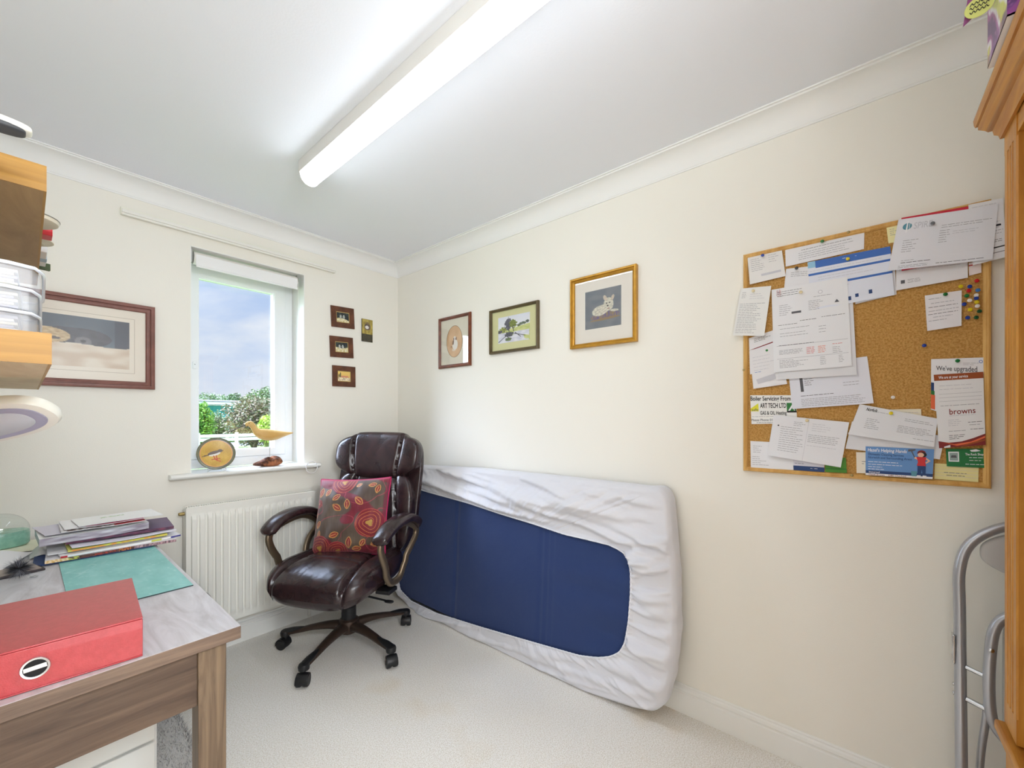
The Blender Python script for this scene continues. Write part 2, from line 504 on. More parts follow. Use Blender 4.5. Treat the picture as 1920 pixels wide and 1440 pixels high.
b = MB(); b.box(-1.214, -1.196, .146, .158, 1.52, 1.56); b.lathe([(.004, 0), (.004, .004)], 12, (-1.205, .146, 1.545), M=None)
b.build('window_lock', M_UPVC, win, bevel=.002)
b = MB(); b.blob((-1.205, .150, 1.545), (.0035, .006, .0035), 2, 6); b.build('window_lock_button', M_BLACKP, win)
# sill board with bull-nosed front
b = MB()
prof = [(.17, .945), (-.045, .945)] + [(-.045 - .016 * sin(a * pi / 8), .957 - .012 * cos(a * pi / 8)) for a in range(9)] + [(-.045, .969), (.17, .969)]
for x0, x1, pp in ((-1.345, -.607, [(min(p[0], -.0005), p[1]) for p in prof]),):
    n = len(pp); vs = [(x0, p[0], p[1] - .006) for p in pp] + [(x1, p[0], p[1] - .006) for p in pp]
    b.add(vs, [(i, (i + 1) % n, n + (i + 1) % n, n + i) for i in range(n)] + [tuple(range(n)), tuple(range(n, 2 * n))])
b.box(WX0 + .001, WX1 - .001, -.001, .17, .9455, .963)
structure(b.build('trim_5', M_WHITE, smooth=30))
SILL = .963

# roller blind rolled up inside the reveal
t = thing('roller_blind', 'white roller blind rolled right up at the head of the window', 'blind', (-.968, .046, 2.098))
M_BLIND = mat('white_blind_fabric', (236, 232, 226), .7)
b = MB(); b.cyl((-.268, 0, 0), (.252, 0, 0), .033, 24); b.build('fabric_roll', M_BLIND, t)
b = MB(); b.box(-.262, .248, -.036, -.032, -.050, .012); b.cyl((-.262, -.034, -.048), (.248, -.034, -.048), .006, 10); b.build('hanging_edge', mat('white_blind_edge', (240, 240, 240), .5), t)
b = MB(); b.box(.254, .262, -.020, .020, -.030, .040); b.cyl((.250, 0, 0), (.256, 0, 0), .022, 18); b.build('bracket', mat('grey_bracket', (170, 170, 165), .4, .4), t, bevel=.001)
b = MB(); b.box(-.280, -.272, -.018, .018, -.028, .040); b.build('bracket', MATS['grey_bracket'], t, bevel=.001)
b = MB()
pth = catmull([(.259, -.02, 0), (.262, -.02, -.3), (.262, -.03, -.8), (.264, -.045, -1.10), (.266, -.070, -1.126), (.272, -.099, -1.127), (.275, -.1155, -1.135)], 5)
b.sweep(pth, .0012, 6)
ring = [(.300 + .034 * cos(a), -.1185, -1.153 + .036 * sin(a)) for a in [2 * pi * i / 28 for i in range(28)]]
for i, p in enumerate(ring): b.blob(p, (.0034, .0034, .0034), 2, 4)
b.sweep(ring, .001, 5, closed=True)
b.build('bead_chain', mat('white_beads', (240, 238, 236), .4), t)

# curtain rail above the window
t = thing('curtain_rail', 'long white curtain rail batten fixed on the wall above the window', 'curtain rail', (-1.007, 0, 2.215))
b = MB(); b.box(-.515, .515, -.022, 0, -.012, .022); b.build('batten', mat('cream_white_batten', (240, 238, 226), .5), t, bevel=.002)
b = MB(); b.box(-.512, .512, -.034, -.022, -.006, .010); b.box(-.512, .512, -.030, -.026, -.016, -.006); b.build('track', mat('white_track', (238, 236, 228), .4), t, bevel=.002)

# ceiling fluorescent batten
t = thing('ceiling_light', 'long white fluorescent batten light on the ceiling with glowing diffuser', 'ceiling light', (-.988, -1.527, CEIL))
b = MB(); b.box(-.046, .046, -.762, .762, -.052, -.0005); b.build('casing', mat('white_enamel', (226, 224, 218), .4), t, bevel=.002)
prof = [(-.040, -.050), (-.041, -.054)] + [(-.039 * cos(a * pi / 14), -.058 - .038 * sin(a * pi / 14)) for a in range(15)] + [(.041, -.054), (.040, -.050)]
n = len(prof); b = MB()
vs = [(x, -.756, z) for x, z in prof] + [(x, .756, z) for x, z in prof]
b.add(vs, [(i, i + 1, n + i + 1, n + i) for i in range(n - 1)])
mt = mat('diffuser_glow', (238, 247, 255), .4, emit=TUBE_STRENGTH)
b.build('diffuser', mt, t, smooth=50)
M_CAPL = mat('white_end_cap', (240, 240, 240), .35)
for yy in (-.7625, .7565):
    b = MB(); vs = [(x * 1.04, yy, z if z > -.055 else z * 1.015) for x, z in prof] + [(x * 1.04, yy + .006, z if z > -.055 else z * 1.015) for x, z in prof]
    b.add(vs, [(i, (i + 1) % n, n + (i + 1) % n, n + i) for i in range(n)] + [tuple(range(n)), tuple(range(n, 2 * n))])
    b.build('end_cap', M_CAPL, t, smooth=30)

# radiator
t = thing('radiator', 'white fluted panel radiator on the wall below the window sill', 'radiator', (-.9735, 0, .165))
M_RAD = mat('radiator_enamel', (238, 237, 230), .32)
W, H = .3175, .632
b = MB()
nf = 18; pitch = (2 * W - .03) / nf
def radf(u, v):
    x = -W + 2 * W * u; z = H * v
    ph = ((x + W - .015) / pitch) % 1.0
    g = 0
    if .02 < x + W < 2 * W - .02:
        g = -.009 * sst(.10, .22, ph) * (1 - sst(.78, .90, ph))
    g *= sst(.035, .05, z) * (1 - sst(H - .055, H - .040, z))
    return (x, -.088 + g - 0.0, z)
b.grid(radf, 18 * 16, 46)
b.box(-W, W, -.0875, -.080, 0, H)
b.build('front_panel', M_RAD, t, smooth=40, fixn=False)
b = MB(); b.box(-W - .001, -W + .004, -.086, -.028, .02, H - .004); b.build('side_panel', M_RAD, t, bevel=.001)
b = MB(); b.box(W - .004, W + .001, -.086, -.028, .02, H - .004); b.build('side_panel', M_RAD, t, bevel=.001)
b = MB(); b.box(-W + .005, W - .005, -.034, -.028, .02, H - .02); b.build('rear_panel', M_RAD, t)
b = MB()
b.box(-W + .004, W - .004, -.080, -.076, H - .006, H + .003); b.box(-W + .004, W - .004, -.036, -.032, H - .006, H + .003)
for i in range(60):
    x = -W + .012 + i * (2 * W - .024) / 59
    b.box(x - .0024, x + .0024, -.078, -.034, H - .004, H + .001)
b.build('top_grille', M_RAD, t, smooth=0)
b = MB(); b.cyl((-W - .018, -.055, H - .03), (-W, -.055, H - .03), .009, 14); b.blob((-W - .02, -.055, H - .03), (.006, .008, .008), 3, 6); b.build('bleed_valve', mat('brass', (170, 150, 100), .35, .9), t)
for sx in (-1, 1):
    b = MB(); b.cyl((sx * (W - .02), -.055, .03), (sx * (W - .02), -.055, -.14), .0085, 12); b.build('pipe', mat('white_pipe', (225, 222, 214), .4), t)
for sx in (-1, 1):
    b = MB(); b.box(sx * .2 - .015, sx * .2 + .015, -.030, -.001, .1, .5); b.build('bracket', M_RAD, t)
# ------------------------------------------------------------------ office chair
CH = Vector((-.666, -.516, 0)); CH_RZ = radians(115)
chair = thing('office_chair', 'brown leather executive swivel chair with padded arms on five castors', 'office chair', CH, CH_RZ)
def leather():
    m = mat('brown_leather', (58, 36, 34), .25, spec=.6)
    n = m.node_tree.nodes; l = m.node_tree.links.new; b = n['Principled BSDF']
    t = n.new('ShaderNodeTexCoord')
    a = n.new('ShaderNodeTexNoise'); a.inputs['Scale'].default_value = 9; a.inputs['Detail'].default_value = 5; a.inputs['Distortion'].default_value = 1.6
    c = n.new('ShaderNodeTexVoronoi'); c.inputs['Scale'].default_value = 260
    r = n.new('ShaderNodeValToRGB')
    r.color_ramp.elements[0].position = .35; r.color_ramp.elements[0].color = (*srgb(38, 26, 29), 1)
    r.color_ramp.elements[1].position = .7; r.color_ramp.elements[1].color = (*srgb(56, 37, 38), 1)
    l(t.outputs['Object'], a.inputs['Vector']); l(t.outputs['Object'], c.inputs['Vector'])
    l(a.outputs['Fac'], r.inputs['Fac']); l(r.outputs['Color'], b.inputs['Base Color'])
    b1 = n.new('ShaderNodeBump'); b1.inputs['Strength'].default_value = .16; b1.inputs['Distance'].default_value = .012
    b2 = n.new('ShaderNodeBump'); b2.inputs['Strength'].default_value = .10; b2.inputs['Distance'].default_value = .001
    l(a.outputs['Fac'], b1.inputs['Height']); l(c.outputs['Distance'], b2.inputs['Height']); l(b1.outputs['Normal'], b2.inputs['Normal']); l(b2.outputs['Normal'], b.inputs['Normal'])
    return m
M_LEA = leather()
M_BRONZE = mat('pewter_bronze_metal', (128, 112, 92), .34, .75)
M_BROWNP = mat('dark_brown_base', (66, 52, 44), .35, .35)
G = lambda x, w: math.exp(-(x / w) ** 2)
# seat
def seat_fn(p, u):
    x, y, z = p
    ax = abs(x)
    top = max(0.0, u.z)
    gx = .172 + .02 * (y / .26)
    z2 = z
    if u.z > -.2:
        z2 -= .026 * G(ax - gx, .011)                      # seam between pad and bolster
        z2 += .016 * sst(gx, gx + .04, ax) * top
        z2 += .012 * top * (1 - (x / gx) ** 2 if ax < gx else 0)
        z2 -= .011 * G(y + .02, .009) * (1 if ax < gx else 0) * top
        z2 -= .006 * G(y - .075, .007) * (1 if ax < gx else 0) * top
    if u.y > .3: z2 -= .040 * ((u.y - .3) / .7) ** 1.6          # waterfall front
    y2 = y - .012 * G(ax - gx, .012) * max(0, u.y)
    if u.z < 0: x *= (1 + .16 * u.z); y2 *= (1 + .10 * u.z)
    x *= 1 + .05 * u.y
    w = nz3(x * 14, y * 9, z * 10) * .004 + nz3(x * 40, y * 12, 3) * .0018
    return Vector((x, y2, z2 + w * top))
b = MB(); b.blob((.012, .050, .428), (.292, .285, .088), 3.6, 64, seat_fn); b.build('seat', M_LEA, chair, smooth=80)
b = MB(); b.box(-.12, .12, -.13, .14, .315, .345); b.box(-.05, .05, -.06, .06, .295, .32); b.build('seat_plate', M_BLACKP, chair, bevel=.006)
b = MB(); b.sweep(catmull([(-.08, .05, .318), (-.18, .06, .314), (-.27, .06, .305)], 5), .005, 8); b.blob((-.285, .06, .303), (.025, .012, .006), 3, 8); b.build('height_lever', M_BLACKP, chair)
# back
LEAN = radians(13)
MBK = Matrix.Translation((0, -.235, .47)) @ Matrix.Rotation(LEAN, 4, 'X')
def back_fn(p, u):
    x, y, z = p; ax = abs(x); f = max(0, u.y)
    gx = .165 - .03 * (z / .24)
    y2 = y - .022 * f * G(ax - gx, .012) + .014 * f * sst(gx, gx + .05, ax)
    y2 += .03 * (x / .26) ** 2                            # wraps forward at the sides
    y2 += .004 * nz3(x * 12, z * 16, 1) * f
    x2 = x * (1 - .08 * (z / .24) * (1 if z > 0 else .2))
    return Vector((x2, y2, z))
b = MB(); b.blob((.008, .02, .22), (.276, .052, .245), 3.8, 48, back_fn, M=MBK); b.build('backrest', M_LEA, chair, smooth=80)
def head_fn(p, u):
    x, y, z = p; ax = abs(x); f = max(0, u.y)
    gx = .158 + .016 * (z / .13)
    y2 = y - .026 * f * G(ax - gx, .010) + .006 * f * sst(gx, gx + .05, ax) + .03 * (x / .26) ** 2
    z2 = z - (.018 * sst(gx - .01, gx + .035, ax) if z > 0 else 0) * max(0, u.z)
    if z < 0: z2 -= .022 * (1 - min(1, ax / .24) ** 2) * -min(0, u.z)
    x2 = x * (1 - .05 * max(0, z / .13) ** 2)
    return Vector((x2, y2 + .003 * nz3(x * 10, z * 12, 5) * f, z2))
b = MB(); b.blob((.010, .030, .560), (.288, .066, .138), 3.3, 48, head_fn, M=MBK); b.build('headrest', M_LEA, chair, smooth=80)
b = MB(); b.blob((.008, -.020, .33), (.282, .030, .350), 5.0, 24, lambda p, u: Vector((p.x, p.y + .03 * (p.x / .26) ** 2, p.z)), M=MBK); b.build('back_shell', M_LEA, chair, smooth=80)
# arms
M_PADL = M_LEA
for sx in (-1, 1):
    X = sx * .330; UP = Vector((0, 0, .052))
    pad = catmull([(X, -.150, .585), (X, -.125, .628), (X, -.05, .662), (X + sx * .004, .05, .668), (X + sx * .004, .14, .650), (X, .205, .612), (X, .222, .590)], 6)
    pad = [p + UP for p in pad]; m_ = len(pad); rad = []
    for i in range(m_):
        q = i / (m_ - 1); k = min(1, .35 + 2.6 * min(q, 1 - q) ** .7 if min(q, 1 - q) < .13 else 1)
        rad.append(((.040 + .007 * sin(pi * q)) * k, .025 * k))
    b = MB(); b.sweep(pad, rad, 18, up=(0, -.3, 1), power=2.6); b.build('arm_pad', M_PADL, chair, smooth=70)
    loop = catmull([(X, -.135, .590), (X, -.04, .638), (X, .06, .640), (X, .165, .615), (X, .205, .570), (X, .175, .49), (X - sx * .015, .115, .405), (X - sx * .020, .065, .378),
                    (X - sx * .018, .00, .385), (X - sx * .012, -.035, .44), (X, -.085, .500), (X, -.140, .545)], 6, closed=True)
    loop = [p + UP * (1 if p.z > .45 else .55) for p in loop]
    b = MB(); b.sweep(loop, (.019, .012), 12, closed=True, up=(1, 0, 0) if False else (sx, 0, .001), power=3.0)
    b.build('arm_frame', M_BRONZE, chair, smooth=60)
    b = MB(); b.box(min(X - sx * .02, X - sx * .10), max(X - sx * .02, X - sx * .10), .02, .10, .352, .372); b.build('arm_bracket', M_BLACKP, chair, bevel=.003)
# column, hub, star base
b = MB(); b.lathe([(.038, .15), (.038, .22), (.034, .225), (.034, .31)], 28); b.build('gas_column', M_BLACKP, chair)
b = MB(); b.lathe([(.024, .072), (.030, .078), (.052, .088), (.056, .12), (.050, .150), (.040, .158)], 28); b.build('base_hub', M_BROWNP, chair)
R5 = .335
for k in range(5):
    a = radians(62 + 72 * k) - CH_RZ
    D = Vector((cos(a), sin(a), 0))
    pts = [D * r + Vector((0, 0, z)) for r, z in ((.035, .118), (.10, .122), (.18, .114), (.26, .098), (.315, .088))]
    rad = [(.030, .026), (.026, .019), (.022, .014), (.019, .012), (.018, .011)]
    b = MB(); b.sweep(catmull(pts, 5), [tuple(lerp(rad[min(int(i / 5), 3)][j], rad[min(int(i / 5), 3) + 1][j], (i / 5) - min(int(i / 5), 3)) for j in (0, 1)) for i in range(21)], 14, power=2.8)
    leg = b.build('base_leg', M_BRONZE if False else M_BROWNP, chair, smooth=60)
    b = MB(); pts2 = [D * r + Vector((0, 0, z)) for r, z in ((.235, .112), (.27, .107), (.31, .100), (.345, .093))]
    b.sweep(catmull(pts2, 3), [(.008 + .013 * min(1, i / 5), .005 + .006 * min(1, i / 5)) for i in range(10)], 12)
    b.lathe([(.004, .070), (.024, .072), (.026, .088), (.022, .098), (.010, .102)], 20, (D.x * R5, D.y * R5, 0)); b.build('leg_cap', M_BLACKP, leg)
    cast = bpy.data.objects.new('castor', None); COL.objects.link(cast); cast.parent = chair; cast.location = (D.x * R5, D.y * R5, 0)
    cast.rotation_euler = (0, 0, a + [.5, -.2, .35, -.5, 1.0][k]); cast.empty_display_size = .02
    for s2 in (-1, 1):
        b = MB()
        Mx = Matrix.Translation((.012, s2 * .016, .0275)) @ Matrix.Rotation(radians(90), 4, 'X')
        b.lathe([(.012, -.012), (.024, -.012), (.0272, -.008), (.0272, .008), (.024, .012), (.012, .012), (.011, .009)], 26, M=Mx)
        b.build('wheel', M_BLACKP, cast, smooth=40)
    b = MB(); b.sweep([(.012 + .029 * cos(q), 0, .0275 + .031 * sin(q)) for q in [radians(-10 + 200 * i / 14) for i in range(15)]], (.0035, .026), 8, up=(0, 1, 0), power=4)
    b.cyl((0, 0, .045), (0, 0, .075), .008, 12); b.build('hood', M_BLACKP, cast, smooth=50)

# ------------------------------------------------------------------ cushion on the chair
cw = Matrix.Translation(CH) @ Matrix.Rotation(CH_RZ, 4, 'Z')
pc = cw @ Vector((.02, -.055, .700))
cush = thing('cushion', 'burgundy and olive brown floral cushion with pink piping propped on the leather chair', 'cushion', pc, 0)
cush.rotation_mode = 'XYZ'
CM = Matrix.Rotation(CH_RZ + radians(6), 4, 'Z') @ Matrix.Rotation(radians(17), 4, 'X') @ Matrix.Rotation(radians(3), 4, 'Y')
roses = [(.40, .05, .17, 1.0), (.82, .60, .19, 1.4), (.14, .92, .17, .6), (.40, .97, .14, 1.0), (.06, .35, .06, 1)]
leaves = [(.08, .20, 75, .11), (.34, .27, 35, .10), (.36, .40, -30, .12), (.50, .36, 95, .11), (.66, .32, -40, .12), (.20, .20, 60, .09), (.56, .85, 88, .13), (.36, .75, 20, .11),
          (.10, .62, 60, .09), (.74, .85, 60, .09), (.88, .16, 80, .10), (.80, .10, 10, .09), (.90, .86, 15, .10), (.22, .84, -35, .10), (.12, .74, 75, .08), (.62, .10, 30, .07), (.04, .50, 80, .07), (.66, .93, 10, .1)]
def cushion_col(u, v):
    n1 = nz3(u * 3.2, v * 3.2, 2); n2 = nz3(u * 60, v * 9, 4)
    c = mixc((98, 82, 68), (78, 62, 54), .5 + n1)
    s = nz3(u * 2.6 + 5, v * 3.5, 1)
    if s > .10: c = mixc(c, (116, 26, 44), sst(.10, .16, s))
    e = abs(nz3(u * 2.2, v * 4.0, 9))
    if e < .018: c = mixc((176, 66, 84), c, e / .018)
    c = tuple(k * (1 + .10 * n2) for k in c)
    gold = (190, 138, 74)
    for x, y, ang, ln in leaves:
        a = radians(ang); dx, dy = u - x, v - y
        p = dx * cos(a) - dy * sin(a); q = dx * sin(a) + dy * cos(a)
        if abs(p) < ln * .62:
            w = ln * .30 * (1 - (p / (ln * .6)) ** 2)
            if w > 0 and abs(q) < w + .007:
                c = (128, 30, 42) if (int(x * 100) % 3) else (140, 48, 44)
                if abs(q) > w - .006: c = gold
                elif abs(q) < .004 and p < ln * .3: c = (220, 150, 90)
    for x, y, r, k in roses:
        d = sqrt((u - x) ** 2 + ((v - y) * 1.05) ** 2)
        if d < r:
            an = math.atan2(v - y, u - x)
            d2 = d / r + .05 * sin(3 * an + k)
            c = (124, 26, 38)
            ph = (d2 * 4.2 + an / (2 * pi)) % 1.0
            if ph < .16: c = (188, 104, 62)
            if d2 < .20: c = (178, 136, 56)
            if d > r * .94: c = (170, 66, 62)
    if v < .035: c = mixc((190, 40, 96), c, v / .035)
    if u < .04 or v > .965 or u > .97: c = mixc(c, (150, 30, 70), .5)
    return c
def cush_pt(side):
    def P(u, v):
        x = (.5 - u) * .43 ; z = (.5 - v) * .42
        ex = 1 - abs(2 * u - 1) ** 2.4; ez = 1 - abs(2 * v - 1) ** 2.4
        th = .068 * (max(0, ex * ez)) ** .42
        pin = .020 * (1 - ex) * (1 - abs(2 * v - 1) ** 2) + 0
        x *= 1 - .055 * (1 - (2 * v - 1) ** 2) * abs(2 * u - 1) ** 3
        z *= 1 - .055 * (1 - (2 * u - 1) ** 2) * abs(2 * v - 1) ** 3
        w = (nz3(u * 5, v * 5, side) * .008 + nz3(u * 11 + 3, v * 7, side) * .004) * min(1, ex * ez * 3)
        return CM @ Vector((x, side * (th + w), z))
    return P
o = painted('front_cover', cush_pt(1), 230, 230, cushion_col, mat('cushion_fabric', (255, 255, 255), .55, attr='paint', sheen=.3), cush)
b = MB(); b.grid(cush_pt(-1), 40, 40); b.build('back_cover', mat('burgundy_cotton', (120, 28, 50), .8), cush, smooth=60)
edge = []
for i in range(40): edge.append(cush_pt(1)(i / 40, 0))
for i in range(40): edge.append(cush_pt(1)(1, i / 40))
for i in range(40): edge.append(cush_pt(1)(1 - i / 40, 1))
for i in range(40): edge.append(cush_pt(1)(0, 1 - i / 40))
b = MB(); b.sweep(edge, .0045, 8, closed=True, up=(.3, .4, .9)); b.build('piping', mat('pink_piping', (176, 34, 88), .6), cush)

# ------------------------------------------------------------------ mattress leaning on the right wall, with a fitted sheet
TILT = .055 / .93
def MW(y, h, d):
    return Vector((-.172 + TILT * h + d, y, h))
M_NAVY = mat('navy_fabric', (30, 52, 100), .85, bump=.25, bscale=14, detail=6, sheen=.2)
mt_ = thing('mattress', 'single mattress with navy underside propped on its side along the wall', 'mattress', (0, 0, 0))
def navy(u, v):
    y = lerp(-.10, -1.955, u); h = lerp(.900, .055, v)
    px = u * 1.9
    cr_ = -.006 * G(px - .72, .010) - .006 * G(px - 1.36, .008) - .005 * G(px - 1.40, .008) - .003 * G(px - 1.43, .008)
    w = .006 * nz3(u * 5 + v * 2, v * 3, 7) + .004 * nz3(u * 12 + v * 5, v * 5 - u * 3, 2)
    # soft horizontal folds near the right end
    w += .006 * sst(.70, .95, u) * sin(v * 34 + u * 6 + 2 * nz3(u * 3, v * 3, 1)) * (.4 + .6 * v)
    return MW(y, h, max(.0012, .007 - w - cr_))
b = MB(); b.grid(navy, 170, 90)
b.build('underside', M_NAVY, mt_, smooth=80)
b = MB()
vs = [MW(y, h, d) for d in (.016, .108) for y, h in ((-.12, .09), (-1.93, .09), (-1.95, .885), (-.12, .885))]
b.add(vs, [(0, 1, 2, 3), (7, 6, 5, 4), (0, 4, 5, 1), (1, 5, 6, 2), (2, 6, 7, 3), (3, 7, 4, 0)]); b.build('core', M_NAVY, mt_, bevel=.01)

OUT = [(-0.3980, 0.9126), (-0.9187, 0.9350), (-1.5356, 0.9400), (-1.9712, 0.9384), (-2.0185, 0.9460), (-2.0412, 0.9117), (-2.0597, 0.7532), (-2.0733, 0.6098), (-2.0816, 0.4092), (-2.0687, 0.2161), (-2.0412, 0.1115), (-2.0074, 0.0633), (-1.9377, 0.0453), (-1.7496, 0.0180), (-1.7038, 0.0106), (-1.4662, 0.0056), (-1.0920, -0.0025), (-0.6110, -0.0111), (-0.3840, 0.0012), (-0.2412, 0.0525), (-0.1807, 0.0942), (-0.1693, 0.1495), (-0.1943, 0.3739), (-0.2346, 0.6360), (-0.2784, 0.8486), (-0.3351, 0.8932)]
INN = [(-0.3437, 0.7866), (-0.5045, 0.7728), (-0.7870, 0.7571), (-0.9031, 0.7501), (-1.1555, 0.7257), (-1.3756, 0.7098), (-1.5697, 0.6907), (-1.6863, 0.6897), (-1.8074, 0.6867), (-1.8709, 0.6694), (-1.8962, 0.6385), (-1.9071, 0.5914), (-1.9093, 0.5069), (-1.9030, 0.3826), (-1.8887, 0.2889), (-1.8655, 0.2428), (-1.8216, 0.2089), (-1.7628, 0.1829), (-1.6709, 0.1589), (-1.4018, 0.1265), (-1.0296, 0.0835), (-0.6634, 0.0470), (-0.4034, 0.0481), (-0.2813, 0.0881), (-0.2497, 0.1691), (-0.2529, 0.4214), (-0.2683, 0.6769), (-0.2913, 0.7665)]
def resample(poly, n):
    P = [Vector((a, c_)) for a, c_ in poly]; P.append(P[0]); L_ = [0]
    for i in range(1, len(P)): L_.append(L_[-1] + (P[i] - P[i - 1]).length)
    out = []; j = 0
    for k in range(n):
        s_ = L_[-1] * k / n
        while L_[j + 1] < s_: j += 1
        out.append(P[j].lerp(P[j + 1], (s_ - L_[j]) / max(1e-9, L_[j + 1] - L_[j])))
    return out, L_[-1]
def smoothloop(L_, k):
    for _ in range(k): L_ = [(L_[i - 1] + L_[i] * 2 + L_[(i + 1) % len(L_)]) / 4 for i in range(len(L_))]
    return L_
NS = 760
outl, OL = resample(OUT, NS); outl = smoothloop(outl, 6)
innl, IL = resample(INN, NS); innl = smoothloop(innl, 6)
cen = Vector((-1.05, .47))
def ray_hit(poly, c, d):
    best = None
    for i in range(len(poly)):
        p, q = poly[i], poly[(i + 1) % len(poly)]
        e = q - p; den = d.x * e.y - d.y * e.x
        if abs(den) < 1e-9: continue
        w = p - c; t_ = (w.x * e.y - w.y * e.x) / den; s_ = (w.x * d.y - w.y * d.x) / den
        if t_ > 0 and -1e-6 <= s_ <= 1 + 1e-6 and (best is None or t_ < best): best = t_
    return c + d * (best if best else 0)
inn_c = innl[::3]
sheet_in = [ray_hit(inn_c, cen, (p - cen).normalized()) for p in outl]
J = 34; K = 12
vs = []
for i in range(NS):
    o_ = outl[i]; n_ = sheet_in[i]
    arc = OL * i / NS
    rad_len = (o_ - n_).length
    right = sst(-1.70, -1.88, n_.x)                       # gathered end
    low = sst(.30, .10, n_.y)
    dirn = (o_ - cen).normalized()
    nrm = (outl[(i + 1) % NS] - outl[i - 1]); nrm = Vector((nrm.y, -nrm.x)).normalized()
    if nrm.dot(dirn) < 0: nrm = -nrm
    gat = max(right, low * sst(-1.55, -1.75, n_.x), .18)
    for j in range(J + 1):
        s_ = j / J
        p = n_.lerp(o_, s_)
        y, h = p.x, p.y
        puck = .008 * gat * sin(arc * 2 * pi / .026 + 3 * nz3(arc * 9, 0, 1)) * math.exp(-s_ * rad_len / .030)
        fold = gat * (.030 * (nz3(arc * 15, s_ * 1.0, 3)) + .012 * nz3(arc * 34, s_ * 2, 8)) * sst(0, .12, s_)
        topb = sst(.50, .62, h)
        fold2 = topb * (.040 * nz3(y * 1.3 + h * 4.0, h * 13 - y * 2.2, 4) + .018 * nz3(y * 3.0 + h * 3, h * 28 - y * 5, 6) + .006 * abs(nz3(y * 7, h * 34 - y * 8, 16))) * sst(0, .15, s_)
        fold3 = sst(.25, .1, h) * (.018 * nz3(y * 3.0, h * 24 + y * 3, 5)) * sst(0, .3, s_)
        crumple = sst(-.62, -.34, y) * topb * .014 * nz3(y * 22, h * 22, 2)
        loose = .012 * topb + .004
        d = -.0045 - loose * sin(pi * min(1, s_)) - puck - (fold + fold2 + fold3) * 1.75 - crumple
        d += .010 * max(0, s_ - .93) / .07
        rim = .0035 * math.exp(-(s_ * rad_len / .006) ** 2)
        vs.append(MW(y, max(.004, h), min(d, -.0015) - rim))
    for k in range(1, K + 1):                             # round the edge and back to the wall
        a = k / K
        bulge = .010 * sin(pi * a) + .008 * sst(0, .2, a)
        bulge += .010 * gat * nz3(arc * 14, a * 1.2, 3) * sin(pi * a)
        p = o_ + nrm * (bulge)
        h = max(.004, p.y)
        dd = lerp(.000, .100, sst(0, 1, a) * .5 + a * .5)
        q = MW(p.x, h, dd)
        q.x = min(q.x, -.006 if h > .13 else -.0235)
        vs.append(q)
R_ = J + K + 1
fs = []
for i in range(NS):
    i2 = (i + 1) % NS
    for j in range(R_ - 1):
        fs.append((i * R_ + j, i * R_ + j + 1, i2 * R_ + j + 1, i2 * R_ + j))
b = MB(); b.add(vs, fs)
sh = b.build('fitted_sheet', mat('white_cotton', (216, 216, 222), .85, bump=.12, bscale=40, stretch=(1, 1, 1), sheen=.2), None, smooth=180, fixn=True)
tag(sh, 'white fitted sheet with elasticated edge stretched round the propped mattress', 'fitted sheet')
b = MB(); b.sweep([MW(p.x, p.y, -.008 - .0012 * sin(OL * i / NS * 2 * pi / .026)) for i, p in enumerate(sheet_in)], .0032, 6, closed=True, up=(1, 0, 0))
b.build('elastic_hem', mat('white_elastic', (232, 234, 240), .8), sh, smooth=60)

# ------------------------------------------------------------------ desk
M_DTOP = wood('grey_oak_laminate_top', (184, 181, 184), (212, 211, 216), 'Y', 3.2, .38, ratio=5, ringy=2.2)
M_DEDGE = wood('grey_brown_laminate_x', (90, 73, 62), (128, 107, 91), 'X', 3.5, .5, ratio=14)
M_DAPR = wood('dark_brown_laminate_x', (70, 54, 44), (106, 86, 70), 'X', 3.0, .5, ratio=12)
M_DLEG = wood('brown_laminate_z', (88, 71, 56), (132, 111, 88), 'Z', 3.5, .5, ratio=14)
DZ = .75
desk = thing('desk', 'grey-brown wood effect desk with square legs in the left corner of the room', 'desk', (-1.475, -1.512, 0))
DX0 = XL + .02 + 1.475
b = MB(); b.box(DX0, 0, 0, 1.455, DZ - .030, DZ - .0006); b.build('top_core', M_DEDGE, desk, bevel=.001)
b = MB(); b.box(DX0 + .001, -.0006, .0006, 1.454, DZ - .0007, DZ); b.build('top_surface', M_DTOP, desk, smooth=0)
b = MB(); b.box(DX0 + .04, -.079, .030, .048, .585, DZ - .030); b.build('apron', M_DAPR, desk, bevel=.001)
b = MB(); b.box(-.062, -.045, .085, 1.37, .585, DZ - .030); b.build('apron', wood('dark_brown_laminate_y', (66, 53, 46), (102, 85, 72), 'Y', 3.0, .5, ratio=12), desk, bevel=.001)
for lx in (-.079, DX0 + .02):
    for ly in (.022, 1.375):
        b = MB(); b.box(lx, lx + .055, ly, ly + .055, 0, DZ - .030); b.build('leg', M_DLEG, desk, bevel=.0015)

# white drawer tower, rug and bag under / beside the desk
t = thing('drawer_unit', 'white plastic drawer unit standing under the desk', 'drawer unit', (-1.79, -.80, 0))
M_WP = mat('white_satin_plastic', (228, 228, 224), .4)
b = MB(); b.box(-.245, .245, -.18, .20, 0, .55); b.build('carcass', M_WP, t, bevel=.004)
for z0 in (.012, .135, .263, .391):
    b = MB(); b.box(-.238, .238, -.196, -.180, z0, z0 + .119); d_ = b.build('drawer_front', M_WP, t, bevel=.003)
    b = MB(); b.box(-.06, .06, -.206, -.196, z0 + .085, z0 + .095); b.build('handle', M_WP, d_, bevel=.002)
def rug_fn(u, v): 
    return (lerp(-1.53, -1.405, u) + .006 * nz3(v * 30, u * 3), lerp(-1.10, -.37, v) + .006 * nz3(u * 30, v * 3, 4), .022 * min(1, 12 * min(u, 1 - u, v, 1 - v)) + .003)
b = MB(); b.grid(rug_fn, 30, 36); b.box(-1.525, -1.41, -1.09, -.38, .001, .012)
random.seed(3)
